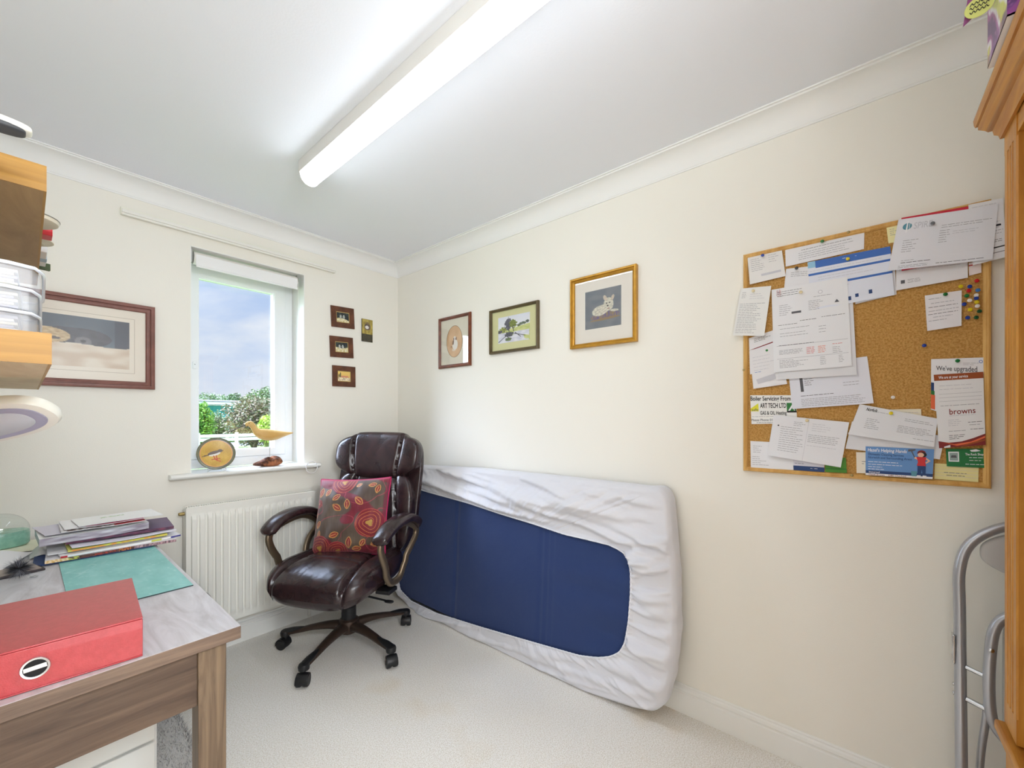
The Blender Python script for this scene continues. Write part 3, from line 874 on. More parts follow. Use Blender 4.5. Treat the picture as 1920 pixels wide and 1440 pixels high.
for i in range(9000):
    x = random.uniform(-1.525, -1.395); y = random.uniform(-1.11, -.365)
    a = random.uniform(0, 2 * pi); l_ = random.uniform(.010, .020); w = .0022
    dx, dy = cos(a), sin(a)
    z0 = .016 if x < -1.41 else .002
    b.add([(x - dy * w, y + dx * w, z0), (x + dy * w, y - dx * w, z0), (x + dx * l_, y + dy * l_, z0 + random.uniform(.006, .02))], [(0, 1, 2)], i % 3)
o = b.build('shaggy_rug', [mat('rug_light_grey', (206, 203, 200), .95), mat('rug_dark_grey', (150, 147, 145), .95), mat('rug_white', (218, 214, 208), .95)], None, smooth=0)
tag(o, 'shaggy grey and white rug lying on the carpet under the desk', 'rug')
t = thing('rucksack', 'black rucksack with teal lining on the floor between the desk and radiator', 'bag', (-1.335, -.245, 0))
b = MB(); b.blob((0, 0, .215), (.125, .105, .215), 3.0, 22, lambda p, u: p + Vector((nz3(p.x * 9, p.y * 9, p.z * 9) * .012,) * 2 + (0,))); b.build('body', mat('black_nylon', (34, 33, 38), .7, bump=.3, bscale=40), t, smooth=80)
b = MB(); b.sweep(catmull([(.060, -.075, .10), (.085, -.085, .22), (.075, -.075, .34), (.03, -.055, .405), (-.05, -.05, .41)], 5), (.010, .005), 8); b.build('zip_trim', mat('teal_nylon', (36, 92, 110), .6), t)
b = MB(); b.sweep(catmull([(-.03, 0, .42), (-.02, 0, .455), (.02, 0, .455), (.03, 0, .42)], 5), .007, 8); b.build('grab_handle', MATS['black_nylon'], t)

# ------------------------------------------------------------------ things on the desk
tm = thing('desk_mat', 'turquoise marbled desk mat lying beside the red file box', 'desk mat', (-1.611, -.80, DZ))
def matcol(u, v):
    n = nz3(u * 6, v * 9, 1) * .5 + nz3(u * 22, v * 26, 2) * .3
    c = mixc((118, 188, 184), (146, 208, 204), .5 + n)
    if abs(nz3(u * 5 + 2 * v, v * 8, 6)) < .012: c = mixc(c, (190, 226, 222), .5)
    return c
b = MB(); b.box(-.124, .124, -.335, .335, .0002, .0030); b.build('backing', mat('dark_mat_backing', (40, 60, 62), .6), tm)
painted('printed_top', lambda u, v: (lerp(-.124, .124, u), lerp(.335, -.335, v), .0032), 60, 110, matcol, mat('mat_top', (255, 255, 255), .38, attr='paint'), tm)

def box_local(b, L_, W_, z0, z1, mi=0): return b.box(-L_ / 2, L_ / 2, -W_ / 2, W_ / 2, z0, z1, mi)
fb = thing('box_file', 'bright red box file with a metal finger ring at the front edge of the desk', 'box file', (-1.833, -1.339, DZ + .001), radians(-4))
def red_m(name, c1, c2):
    return mat(name, c1, .33, coat=.35, spec=.7, rgb2=c2, vscale=90, bump=.08, bscale=400)
M_RED = red_m('red_cloth_board', (172, 46, 52), (184, 56, 62))
L2, W2, H2 = .385, .300, .082
b = MB(); b.box(-L2 / 2, L2 / 2, -W2 / 2, W2 / 2, 0, .003); b.box(-L2 / 2, L2 / 2, -W2 / 2, -W2 / 2 + .003, .003, H2 - .004)
b.box(L2 / 2 - .006, L2 / 2 - .003, -W2 / 2 + .004, W2 / 2 - .004, .003, H2 - .005); b.box(-L2 / 2 + .003, -L2 / 2 + .006, -W2 / 2 + .004, W2 / 2 - .004, .003, H2 - .005)
b.box(-L2 / 2 + .003, L2 / 2 - .003, W2 / 2 - .004, W2 / 2, .003, H2 - .005)
b.build('case', M_RED, fb, bevel=.001)
b = MB(); b.box(-L2 / 2, L2 / 2, -W2 / 2, W2 / 2 + .003, H2 - .0035, H2); b.build('lid', M_RED, fb, bevel=.001)
Mr = Matrix.Translation((.045, -W2 / 2 - .0005, .040)) @ Matrix.Rotation(radians(90), 4, 'X')
b = MB(); ringp = [(.0150, 0), (.0155, .0022), (.0185, .0026), (.0195, .0010), (.0195, 0)]
n = 36; vs = []
for r, z in ringp: vs += [Mr @ Vector((r * cos(2 * pi * i / n), r * sin(2 * pi * i / n), z)) for i in range(n)]
b.add(vs, [(j * n + i, j * n + (i + 1) % n, (j + 1) * n + (i + 1) % n, (j + 1) * n + i) for j in range(4) for i in range(n)])
b.build('finger_ring', mat('polished_steel', (214, 214, 216), .18, .9), fb)
b = MB(); b.lathe([(.0152, -.0002), (.0152, .0004)], 32, M=Mr); b.build('ring_hole', mat('black_hole', (14, 14, 16), .7), fb)
b = MB(); vs = [Mr @ Vector((x, y, .0010)) for x, y in ((-.0140, -.0045), (.0147, -.0025), (.0137, .0055), (-.0147, .0030))]; b.add(vs, [(0, 1, 2, 3)]); b.build('lever_glimpse', MATS['polished_steel'], fb, smooth=0)

# pile of magazines and papers
def sheet_stack_item(name, label, cat, cx, cy, z, lx, ly, th, rot, mats, curl=0.0, corner=0.0, group='post and magazines piled on the desk', spine=None, cover=None, npages=0):
    t = thing(name, label, cat, (cx, cy, z), radians(rot), group)
    def top(u, v):
        x = (u - .5) * lx; y = (v - .5) * ly
        return x, y, curl * ((2 * u - 1) ** 2) + corner * max(0, u - .6) ** 2 * 6 + .0012 * nz3(u * 3, v * 3, cx * 50)
    b = MB(); nu, nv = 16, 10
    up_ = [top(i / nu, j / nv) for j in range(nv + 1) for i in range(nu + 1)]
    w = nu + 1
    vs = [(p[0], p[1], p[2] + th) for p in up_] + [(p[0], p[1], p[2]) for p in up_]
    N = len(up_); fs = []; ms = []
    for j in range(nv):
        for i in range(nu):
            a = j * w + i
            fs.append((a, a + 1, a + w + 1, a + w)); ms.append(0)
            fs.append((N + a, N + a + w, N + a + w + 1, N + a + 1)); ms.append(1 if len(mats) > 1 else 0)
    e = list(range(0, w)); e2 = [nv * w + i for i in range(w)]
    for q in range(nu):
        fs.append((N + q, N + q + 1, q + 1, q)); ms.append(1 if len(mats) > 1 else 0)
        fs.append((e2[q], e2[q + 1], N + e2[q + 1], N + e2[q])); ms.append(1 if len(mats) > 1 else 0)
    for q in range(nv):
        a = q * w; fs.append((a, a + w, N + a + w, N + a)); ms.append(1 if len(mats) > 1 else 0)
        a = q * w + nu; fs.append((N + a, N + a + w, a + w, a)); ms.append(1 if len(mats) > 1 else 0)
    b.v = vs; b.f = fs; b.m = ms
    b.build('pages' if npages else 'sheet', mats, t, smooth=40)
    if spine:
        def sp(u, v):
            p = top(u, 0); return (p[0], p[1] - .0006, p[2] + th * (1 - v))
        painted('spine', sp, 150, 5, spine, M_PRINT, t)
    if cover:
        def cp(u, v):
            p = top(u, 1 - v); return (p[0], p[1], p[2] + th + .0004)
        painted('cover', cp, 70, 50, cover, M_PRINT, t)
    return t
MP = lambda n_, c, r=.6: mat(n_, c, r)
def spine_multi(u, v):
    n = nz3(u * 40, v * 2, 1)
    c = mixc((60, 30, 26), (120, 60, 50), .5 + n)
    if u < .16: c = mixc((214, 170, 90), (250, 230, 200), .5 + 1.5 * nz3(u * 60, v, 3))
    elif u < .24: c = (70, 40, 40) if n < 0 else (190, 190, 90)
    elif .32 < u < .50 and .2 < v < .8 and nz3(u * 90, v * 3, 5) > 0: c = (190, 50, 44)
    elif .52 < u < .62 and nz3(u * 90, v * 2, 8) > 0: c = (214, 120, 50)
    elif u > .64: c = mixc((210, 170, 176), (90, 70, 80), .5 + nz3(u * 70, v, 4))
    return c
x0 = -1.60
Zs = DZ + .0035
sheet_stack_item('booklet', 'thin navy blue booklet at the very bottom of the pile', 'booklet', -1.640, -.455, Zs, .300, .215, .005, -3, [MP('navy_cover', (30, 56, 104)), MP('navy_cover', (30, 56, 104))], npages=1)
sheet_stack_item('magazine', 'thick magazine with a dark red lettered spine low in the pile', 'magazine', -1.590, -.458, Zs + .0055, .345, .225, .010, -2.5, [MP('magazine_white', (232, 230, 234)), MP('magazine_edge', (214, 208, 206))], spine=spine_multi, npages=1)
sheet_stack_item('magazine', 'magazine with red edge and blue and yellow corner overhanging the desk', 'magazine', -1.575, -.450, Zs + .0160, .330, .220, .006, 4, [MP('magazine_white', (232, 230, 234)), MP('magazine_edge', (214, 208, 206))], curl=.002,
                 spine=lambda u, v: (186, 40, 50) if u < .05 else ((200, 206, 80) if .72 < u < .82 else ((70, 70, 140) if u > .9 else (236, 236, 238))), npages=1)
sheet_stack_item('letter', 'loose white letter curling above the magazines', 'letter', -1.610, -.430, Zs + .0245, .300, .215, .0012, 0, [M_PAPER], curl=.003)
sheet_stack_item('magazine', 'yellow green edged magazine in the middle of the pile', 'magazine', -1.580, -.445, Zs + .0290, .270, .200, .006, 1, [MP('lemon_cover', (218, 216, 120)), MP('lemon_cover2', (190, 186, 96))], npages=1,
                 spine=lambda u, v: mixc((206, 206, 90), (226, 150, 70), .5 + 2 * nz3(u * 20, v, 2)))
sheet_stack_item('letter', 'folded white letter lying over the yellow magazine', 'letter', -1.565, -.440, Zs + .0380, .290, .215, .0018, 3, [MP('lilac_white_paper', (228, 226, 238))], curl=.004)
sheet_stack_item('folder', 'dark purple folder whose corner sticks out to the right of the pile', 'folder', -1.560, -.395, Zs + .0450, .300, .215, .0100, -4, [MP('purple_card', (92, 66, 104), .45), MP('purple_card2', (70, 46, 72), .45)],
                 spine=lambda u, v: mixc((60, 40, 66), (120, 60, 84), .5 + 2 * nz3(u * 12, v * 3, 6)), npages=1)
sheet_stack_item('document_wallet', 'clear wallet stuffed with white papers near the top of the pile', 'document wallet', -1.640, -.400, Zs + .0560, .285, .215, .0250, 2, [MP('wallet_top', (238, 238, 236), .3), MP('wallet_edge', (176, 172, 184), .25)], corner=.004,
                 spine=lambda u, v: mixc((206, 206, 214), (130, 118, 134), .5 + 1.2 * nz3(u * 6, v * 7, 3)), npages=1)
sheet_stack_item('letter', 'grey lilac letter on the left side of the clear wallet', 'letter', -1.700, -.385, Zs + .0860, .16, .200, .0012, 8, [MP('grey_lilac_paper', (206, 202, 214))], curl=.001)
sheet_stack_item('leaflet', 'white leaflet with a dark picture strip lying on the clear wallet', 'leaflet', -1.615, -.405, Zs + .0890, .225, .190, .0016, 0, [M_PAPER], curl=.002,
                 cover=lambda u, v: (176, 50, 60) if (v > .80 and u > .6) else ((120, 100, 96) if v > .84 and nz3(u * 20, v * 9) > -.1 else (236, 234, 238)))
sheet_stack_item('leaflet', 'pink and white leaflet second from the top of the pile', 'leaflet', -1.615, -.385, Zs + .0945, .215, .190, .0016, 2, [M_PAPER], curl=.002,
                 cover=lambda u, v: (228, 128, 160) if v > .45 and u > .25 else (240, 238, 240))
sheet_stack_item('letter', 'white printed card on the very top of the pile', 'letter', -1.570, -.390, Zs + .1000, .240, .170, .0016, 4, [M_PAPER], corner=-.002,
                 cover=lambda u, v: (150, 190, 120) if (abs(v - .35) < .06 and .3 < u < .6 and nz3(u * 40, v * 30) > 0) else (242, 242, 242))

# glass dome paperweight and clutter on the left of the desk
t = thing('paperweight', 'clear glass dome paperweight with pale green base beside the paper pile', 'paperweight', (-1.872, -.165, DZ + .012))
b = MB(); b.lathe([(.070, 0), (.075, .006), (.076, .045), (.073, .056), (.03, .058)], 40, sx=1.0, sy=.8); b.build('base', mat('sea_green_glass', (150, 196, 176), .25, rgb2=(120, 168, 150), vscale=25), t)
b = MB(); b.lathe([(.076, .046)] + [(.076 * cos(a), .056 + .068 * sin(a)) for a in [pi / 2 * i / 14 for i in range(1, 14)]] + [(.002, .124)], 40, sx=1.0, sy=.8)
b.build('dome', pane_mat('clear_glass', .07, (.97, .985, .98)), t)
def curled(name, label, cat, quad, z, lift, material, seed=0, th=.0008, sag=.0):
    """loose paper: four desk corners, lifted along one side"""
    q = [Vector((a, c_, 0)) for a, c_ in quad]
    def P(u, v):
        p = q[0].lerp(q[1], u).lerp(q[3].lerp(q[2], u), v)
        return (p.x, p.y, z + lift * (sin(u * pi * .9) ** 2) * (1 - .5 * v) + .002 * nz3(u * 3, v * 3, seed))
    b = MB(); b.grid(P, 18, 14); b.grid(lambda u, v: (P(u, v)[0], P(u, v)[1], P(u, v)[2] - th), 18, 14)
    return tag(b.build(name, material, None, smooth=60, fixn=False), label, cat, 'loose papers at the left of the desk')
curled('envelope', 'cream envelope under the glass dome paperweight', 'envelope', [(-2.00, -.07), (-1.76, -.10), (-1.78, -.30), (-2.00, -.28)], DZ + .006, .0045, mat('cream_paper', (232, 230, 206), .7), 1)
curled('letter', 'curling white sheet in front of the glass paperweight', 'letter', [(-2.02, -.32), (-1.79, -.33), (-1.86, -.52), (-2.04, -.50)], DZ + .004, .030, M_PAPER, 2)
curled('plastic_bag', 'crumpled pale grey plastic sleeve beside the pile', 'plastic sleeve', [(-1.80, -.30), (-1.745, -.30), (-1.75, -.43), (-1.80, -.42)], DZ + .003, .022, mat('grey_sleeve', (206, 206, 208), .3), 5)
curled('letter', 'white sheet with pale blue edge at the left end of the desk', 'letter', [(-2.02, -.60), (-1.875, -.62), (-1.855, -.78), (-2.02, -.80)], DZ + .010, .028, mat('blue_white_paper', (214, 230, 238), .6), 4)
t = thing('tablet_case', 'thin dark tablet case lying among the loose papers', 'tablet case', (-1.850, -.575, DZ + .0005), radians(12))
b = MB(); b.box(-.07, .075, -.05, .05, 0, .007); b.build('case', mat('dark_grey_leatherette', (62, 56, 58), .5), t, bevel=.002)
b = MB(); b.box(-.062, .068, -.043, .043, .007, .0085); b.build('screen', mat('taupe_cover', (156, 140, 132), .35), t)
t = thing('pom_pom_keyring', 'fuzzy dark grey pom-pom beside the magazine pile', 'pom-pom', (-1.822, -.680, DZ))
b = MB(); random.seed(11)
for i in range(1300):
    d = Vector((random.gauss(0, 1), random.gauss(0, .7), random.gauss(0, .6))).normalized()
    l_ = .020 + random.random() * .022; s = d.cross(Vector((0, 0, 1)) + d * .1).normalized() * .0011
    c = Vector((0, 0, .038)); e = c + Vector((d.x * l_ * 1.1, d.y * l_ * .9, d.z * l_ * .95))
    if e.z < .004: e.z = .004
    b.add([c + d * .002 - s, c + d * .002 + s, e], [(0, 1, 2)], i % 2)
b.build('fluff', [mat('dark_fluff', (74, 72, 80), .9), mat('grey_fluff', (128, 128, 134), .9)], t, smooth=0)
b = MB(); b.sweep([(.03 + .008 * cos(a), .004 + .008 * sin(a), .004) for a in [2 * pi * i / 16 for i in range(16)]], .0011, 6, closed=True); b.build('split_ring', M_CHROME, t)
# ------------------------------------------------------------------ desk lamp
t = thing('desk_lamp', 'white desk lamp with an oval ring head above the desk', 'desk lamp', (-2.00, -1.10, DZ))
M_LAMP = mat('lamp_white', (236, 236, 226), .3)
b = MB(); b.lathe([(.05, .0), (.052, .012), (.045, .018), (.012, .024)], 28, sy=.9); b.build('base', M_LAMP, t)
b = MB(); b.sweep(catmull([(0, 0, .02), (-.01, 0, .25), (-.005, -.01, .44), (.03, -.03, .492), (.05, -.055, .500)], 6), .009, 12); b.build('arm', M_LAMP, t)
hc = Vector((-1.872, -1.215, 1.238)) - t.location
fw = Vector((.7647, .6444, 0)); rt = Vector((.6444, -.7647, 0))
ex = (rt * .93 + Vector((0, 0, .30)) * .8 + fw * .15).normalized()
nn = (-fw * .50 + Vector((0, 0, -.86)) + rt * .22).normalized()
ey = nn.cross(ex).normalized(); nn = ex.cross(ey).normalized()
if nn.z > 0: nn = -nn
MH = Matrix.Translation(hc) @ Matrix((( ex.x, ey.x, nn.x, 0), (ex.y, ey.y, nn.y, 0), (ex.z, ey.z, nn.z, 0), (0, 0, 0, 1)))
def sup(a, A, B, e=2.6):
    q = (abs(cos(a)) ** e + abs(sin(a)) ** e) ** (-1 / e); return (A * cos(a) * q, B * sin(a) * q)
def ringmesh(b, levels, n=56, mi=0, M=None, cap0=True, cap1=True):
    vs = []
    for A, B, z in levels:
        for i in range(n):
            x, y = sup(2 * pi * i / n, A, B); vs.append(M @ Vector((x, y, z)))
    fs = [(j * n + i, j * n + (i + 1) % n, (j + 1) * n + (i + 1) % n, (j + 1) * n + i) for j in range(len(levels) - 1) for i in range(n)]
    if cap0: fs.append(tuple(range(n)))
    if cap1: fs.append(tuple(range((len(levels) - 1) * n, len(levels) * n)))
    b.add(vs, fs, mi)
b = MB(); ringmesh(b, [(.120, .048, -.018), (.134, .060, -.014), (.138, .064, 0), (.134, .060, .008), (.122, .050, .010)], M=MH); head = b.build('lamp_head', M_LAMP, t, smooth=50)
b = MB(); ringmesh(b, [(.118, .047, .0102), (.118, .047, .0125), (.096, .032, .0130)], M=MH, cap0=False, cap1=True); b.build('light_ring', mat('lilac_diffuser', (168, 168, 190), .4), head, smooth=40)
b = MB(); ringmesh(b, [(.098, .036, .0132), (.096, .034, .0145)], M=MH); b.build('centre_panel', mat('pale_grey_panel', (196, 202, 210), .3), head, smooth=40)

# ------------------------------------------------------------------ floating oak shelves on the left wall
M_OAKE = wood('oak_lipping', (152, 108, 38), (180, 134, 54), 'X', 4, .45, ratio=16)
M_OAKU = wood('oak_veneer_pale', (196, 168, 126), (216, 194, 156), 'Y', 2.6, .5, ratio=4, ringy=2.6)
M_OAKD = wood('oak_veneer_brown', (150, 116, 74), (172, 138, 92), 'Y', 2.6, .5, ratio=4, ringy=2.4)
M_OAKS = wood('oak_lipping_y', (152, 108, 38), (180, 134, 54), 'Y', 4, .45, ratio=16)
def shelf(lbl, xf, y0, y1, z0, z1, under, rt_):
    t = thing('floating_shelf', lbl, 'shelf', (XL, y0, z0), 0, 'oak floating shelves on the left wall')
    b = MB(); b.box(0, xf - XL - .004, .003, y1 - y0, .0008, z1 - z0); b.build('board', M_OAKD, t)
    b = MB(); b.box(0, xf - XL, 0, .0029, 0, z1 - z0); b.build('end_lipping', M_OAKE, t)
    b = MB(); b.box(xf - XL - .004, xf - XL, .003, y1 - y0, 0, z1 - z0); b.build('front_lipping', M_OAKS, t)
    b = MB(); b.box(0, xf - XL - .004, .003, y1 - y0, 0, .0007); b.build('underside_veneer', under, t)
shelf('lower oak floating shelf carrying the clear letter trays', -1.7830, -1.652, -.725, 1.337, 1.387, M_OAKU, 0)
shelf('upper oak floating shelf just below the ceiling coving', -1.7835, -1.437, -.55, 1.692, 1.742, M_OAKD, 0)

# clear plastic letter trays stacked on the lower shelf
M_CLEAR = mat('clear_plastic', (236, 240, 246), .12, trans=.0, alpha=.28, ior=1.3)
zt = 1.3875
lt = [('bottom clear plastic letter tray, resting on the oak shelf', 0), ('middle clear plastic letter tray of the three stacked', 1), ('top clear plastic letter tray of the stack', 2)]
for lab, k in lt:
    h = .037
    t = thing('letter_tray', lab, 'letter tray', (-1.921, -1.455, zt + k * .0375), radians(-1.0), 'clear letter trays on the lower shelf')
    def tr(b, A, B, z0, z1):
        n = 40; o_ = [sup(2 * pi * i / n, A, B, 9) for i in range(n)]; i_ = [sup(2 * pi * i / n, A - .002, B - .002, 9) for i in range(n)]
        vs = [(x, y, z0) for x, y in o_] + [(x * 1.0, y, z1) for x, y in o_] + [(x, y, z1) for x, y in i_] + [(x, y, z0 + .002) for x, y in i_]
        fs = [(r * n + i, r * n + (i + 1) % n, (r + 1) * n + (i + 1) % n, (r + 1) * n + i) for r in range(3) for i in range(n)] + [tuple(range(n)), tuple(range(3 * n, 4 * n))]
        b.add(vs, fs)
    b = MB(); tr(b, .126 + .004 * (k == 2), .170, 0, h - .006); b.build('tray', M_CLEAR, t, smooth=50)
    b = MB(); n = 40
    lip = [sup(2 * pi * i / n, .129 + .004 * (k == 2), .173, 9) for i in range(n)]
    b.sweep([(x, y, h - .004) for x, y in lip], .0028, 6, closed=True); b.build('rim', mat('clear_rim', (226, 232, 242), .15), t, smooth=60)
    tp = thing('paper_stack', ['papers in the bottom letter tray', 'papers in the middle letter tray', 'papers in the top letter tray'][k] + ', sheets edge-on behind clear plastic', 'papers', (-1.924, -1.455, zt + k * .0375 + .0025), radians(-1), 'papers in the letter trays')
    for q in range(5):
        b = MB(); b.box(-.112 + .003 * (q % 3), .108 - .004 * (q % 2), -.150, .150, q * .0052, q * .0052 + .0044)
        b.build('sheaf', [mat('sheaf_white', (232, 232, 236), .7), mat('sheaf_grey', (178, 176, 190), .7), mat('sheaf_cream', (226, 222, 204), .7)][(q + k) % 3], tp)
# odds and ends on the upper shelf, poking out over its front edge
t = thing('round_dish', 'round cream dish overhanging the front edge of the upper oak shelf', 'dish', (-1.812, -1.06, 1.7425))
b = MB(); b.lathe([(.052, 0), (.058, .003), (.0605, .010), (.059, .014), (.054, .012), (.02, .008)], 40); b.build('body', mat('cream_disc', (214, 206, 186), .4), t)
b = MB(); b.sweep([(.0600 * cos(a), .0600 * sin(a), .012) for a in [2 * pi * i / 40 for i in range(40)]], .0016, 6, closed=True); b.build('rim', mat('grey_rim', (120, 116, 106), .4), t)
t = thing('red_box', 'small red box with white lid between the cream dishes on the upper shelf', 'box', (-1.792, -.955, 1.7425))
b = MB(); b.box(-.03, .030, -.025, .025, 0, .028); b.build('box', mat('red_plastic', (206, 40, 52), .35), t, bevel=.002)
b = MB(); b.box(-.032, .022, -.026, .027, .028, .034); b.build('lid', M_LAMP, t, bevel=.001)
t = thing('saucer', 'smaller cream saucer behind the red box on the upper oak shelf', 'saucer', (-1.812, -.870, 1.7425))
b = MB(); b.lathe([(.036, 0), (.040, .003), (.056, .008), (.056, .011), (.030, .008), (.01, .006)], 36); b.build('body', MATS['cream_disc'], t)
t = thing('white_carton', 'white carton lying along the front edge of the upper shelf', 'carton', (-1.802, -.70, 1.7425))
b = MB(); b.box(-.04, .035, -.10, .08, 0, .030); b.build('box', mat('carton_white', (232, 232, 234), .5), t, bevel=.002)
b = MB(); b.box(-.041, .036, -.02, .02, -.0002, .0305); b.build('band', mat('carton_blue', (170, 190, 210), .5), t)
t = thing('green_card', 'dark green card corner sticking out at the far end of the upper shelf', 'card', (-1.80, -.585, 1.7425), radians(14))
b = MB(); b.box(-.05, .045, -.006, .006, 0, .022); b.build('card', mat('dark_green_print', (70, 84, 52), .6), t)

# slim white unit with slotted underside fixed high on the left wall
t = thing('wall_unit', 'slim white unit with dark slotted underside high on the left wall', 'wall unit', (XL, -1.62, 1.717))
b = MB(); b.blob((.125, .02, .006), (.132, .022, .0075), 4.5, 16); b.build('housing', M_LAMP, t, smooth=70)
b = MB(); b.blob((.120, .018, .0), (.130, .020, .005), 5, 12); v_ = b.build('slotted_base', mat('charcoal_grille', (70, 72, 76), .5), t, smooth=70)
b = MB()
for i in range(5): b.box(.03 + i * .045, .034 + i * .045, -.000, .036, -.0056, -.0042)
b.build('rib', mat('grey_rib', (130, 130, 136), .5), v_)

# ------------------------------------------------------------------ pine dresser with open shelves
M_PINEX = wood('waxed_pine_x', (166, 102, 32), (204, 144, 60), 'X', 3.0, .38, knots=True, ratio=9)
M_PINEZ = wood('waxed_pine_z', (172, 110, 36), (208, 148, 62), 'Z', 3.0, .38, knots=True, ratio=9)
PX0, PX1, PY0, PY1 = -1.20, -.340, -3.322, -2.910
t = thing('pine_dresser', 'tall waxed pine dresser with moulded cornice and fluted posts at the right', 'dresser', (PX1, PY1, 0))
def LB(b, x0, x1, y0, y1, z0, z1): b.box(x0 - PX1, x1 - PX1, y0 - PY1, y1 - PY1, z0, z1)
TOPZ = 1.962
for x in (PX1 - .020, PX0):
    b = MB(); LB(b, x, x + .020, PY0, PY1 - .022, .0, TOPZ); b.build('side_panel', M_PINEZ, t, bevel=.001)
b = MB(); LB(b, PX0, PX1, PY0, PY0 + .012, .06, TOPZ); b.build('back_panel', M_PINEZ, t)
for xa in (PX1 - .095, PX0):
    b = MB()
    # fluted post: profile across x, extruded in z
    w = .095; prof = [(0, -.022), (0, -.003), (.003, 0)]
    for c_ in (.028, .0475, .067):
        prof += [(c_ - .007, 0)] + [(c_ - .006 * cos(a * pi / 6), -.005 * sin(a * pi / 6)) for a in range(7)] + [(c_ + .007, 0)]
    prof += [(w - .003, 0), (w, -.003), (w, -.022)]
    b.prism([(xa - PX1 + p[0], p[1]) for p in prof], .60, 1.86)
    LB(b, xa, xa + w, PY1 - .022, PY1, .545, .60); LB(b, xa, xa + w, PY1 - .022, PY1, 1.86, TOPZ)
    b.build('post', M_PINEZ, t, smooth=30)
b = MB(); LB(b, PX0 + .095, PX1 - .095, PY1 - .022, PY1 - .002, 1.865, TOPZ); b.build('frieze', M_PINEX, t)
for z in (.90, 1.22, 1.55):
    b = MB(); LB(b, PX0 + .020, PX1 - .020, PY0 + .012, PY1 - .024, z, z + .020); b.build('shelf', M_PINEX, t, bevel=.002)
# cornice swept round front and both sides
cp_ = [(0, 1.905), (.006, 1.905), (.008, 1.915), (.014, 1.922), (.016, 1.934), (.022, 1.937), (.026, 1.944), (.036, 1.956), (.036, 1.963), (.040, 1.965), (.042, 1.972), (.043, 1.984), (.040, 1.992), (.034, 1.995), (0, 1.995)]
b = MB(); n = len(cp_); vs = []
for X, Y, sx_, sy_ in ((PX1, PY0, 1, 0), (PX1, PY1, 1, 1), (PX0, PY1, -1, 1), (PX0, PY0, -1, 0)):
    for o_, z in cp_: vs.append((X - PX1 + sx_ * o_, Y - PY1 + sy_ * o_, z))
fs = [(k * n + i, k * n + (i + 1) % n, (k + 1) * n + (i + 1) % n, (k + 1) * n + i) for k in range(3) for i in range(n)] + [tuple(range(n)), tuple(range(3 * n, 4 * n))]
b.add(vs, fs); b.build('cornice', M_PINEX, t, smooth=40)
b = MB(); LB(b, PX0, PX1, PY0, PY1, TOPZ, 1.990); b.build('top_board', M_PINEX, t)
b = MB(); LB(b, PX0 - .014, PX1 + .014, PY0, PY1 + .014, .515, .538); b.build('waist_shelf', M_PINEX, t, bevel=.005, seg=3)
b = MB(); LB(b, PX0, PX1, PY1 - .02, PY1, .0, .08); b.build('plinth', M_PINEX, t, bevel=.002)
for x in (PX0, (PX0 + PX1) / 2):
    xe = x + (PX1 - PX0) / 2
    b = MB(); LB(b, x + .004, xe - .004, PY1 - .02, PY1 - .001, .085, .510); rect_dummy = None
    dd = b.build('cupboard_door', M_PINEZ, t, bevel=.003)
    b = MB(); LB(b, x + .07, xe - .07, PY1 - .001, PY1 + .005, .15, .445); b.build('raised_panel', M_PINEZ, dd, bevel=.004)
    b = MB(); kx = (xe - .035 if x == PX0 else x + .035) - PX1; b.lathe([(.007, 0), (.008, .010), (.014, .016), (.013, .024), (.004, .028)], 18, M=Matrix.Translation((kx, -.001, .32)) @ Matrix.Rotation(radians(-90), 4, 'X')); b.build('knob', M_PINEX, dd)

# gift bag on the dresser
t = thing('gift_bag', 'purple and white floral gift bag standing on top of the pine dresser', 'gift bag', (-.560, -2.906, 1.9955))
def bagcol(u, v):
    n = nz3(u * 2.5 + 3, v * 4.5, 2); m_ = nz3(u * 6 + 1, v * 9, 5)
    c = (236, 234, 238)
    if n > .06: c = mixc(c, (150, 60, 140), sst(.06, .12, n))
    if n > .26: c = mixc(c, (84, 40, 110), sst(.26, .32, n))
    if n < -.10: c = mixc(c, (206, 210, 90), sst(.10, .16, -n))
    if n < -.32: c = mixc(c, (96, 110, 60), sst(.32, .40, -n))
    if abs(m_) < .03: c = mixc(c, (190, 120, 180), .6)
    if v > .93: c = mixc(c, (120, 60, 140), .5)
    return c
h = .30
b = MB(); b.box(-.075, .075, -.12, .045, 0, .004); b.box(-.073, .073, -.118, .043, .004, .05); b.build('base_card', M_PAPER, t)
MB_PRINT = mat('bag_print', (255, 255, 255), .3, attr='paint')
painted('bag_wall', lambda u, v: (lerp(-.075, .075, u) , .045 + .0, lerp(h, 0, v)), 60, 90, bagcol, MB_PRINT, t)
painted('bag_wall', lambda u, v: (.075, lerp(.045, -.12, u), lerp(h, 0, v)), 60, 90, lambda u, v: bagcol(u + 2, v), MB_PRINT, t)
painted('bag_wall', lambda u, v: (-.075, lerp(-.12, .045, u), lerp(h, 0, v)), 60, 90, lambda u, v: bagcol(u + 4, v), MB_PRINT, t)
painted('bag_wall', lambda u, v: (lerp(.075, -.075, u), -.12, lerp(h, 0, v)), 40, 60, lambda u, v: bagcol(u + 6, v), MB_PRINT, t)
b = MB(); b.sweep(catmull([(-.03, .046, .27), (-.02, .05, .33), (.02, .05, .33), (.03, .046, .27)], 6), .002, 6); b.build('cord_handle', mat('purple_cord', (120, 60, 130), .6), t)
b = MB()
lf = [(0, .091, .063), (.004, .086, .100), (.010, .080, .150), (.012, .040, .170), (.012, .058, .118), (.006, .076, .078)]
b.add(lf + [(p[0] - .002, p[1], p[2]) for p in lf], [(0, 1, 2, 3, 4, 5), (11, 10, 9, 8, 7, 6)] + [(i, 6 + i, 6 + (i + 1) % 6, (i + 1) % 6) for i in range(6)])
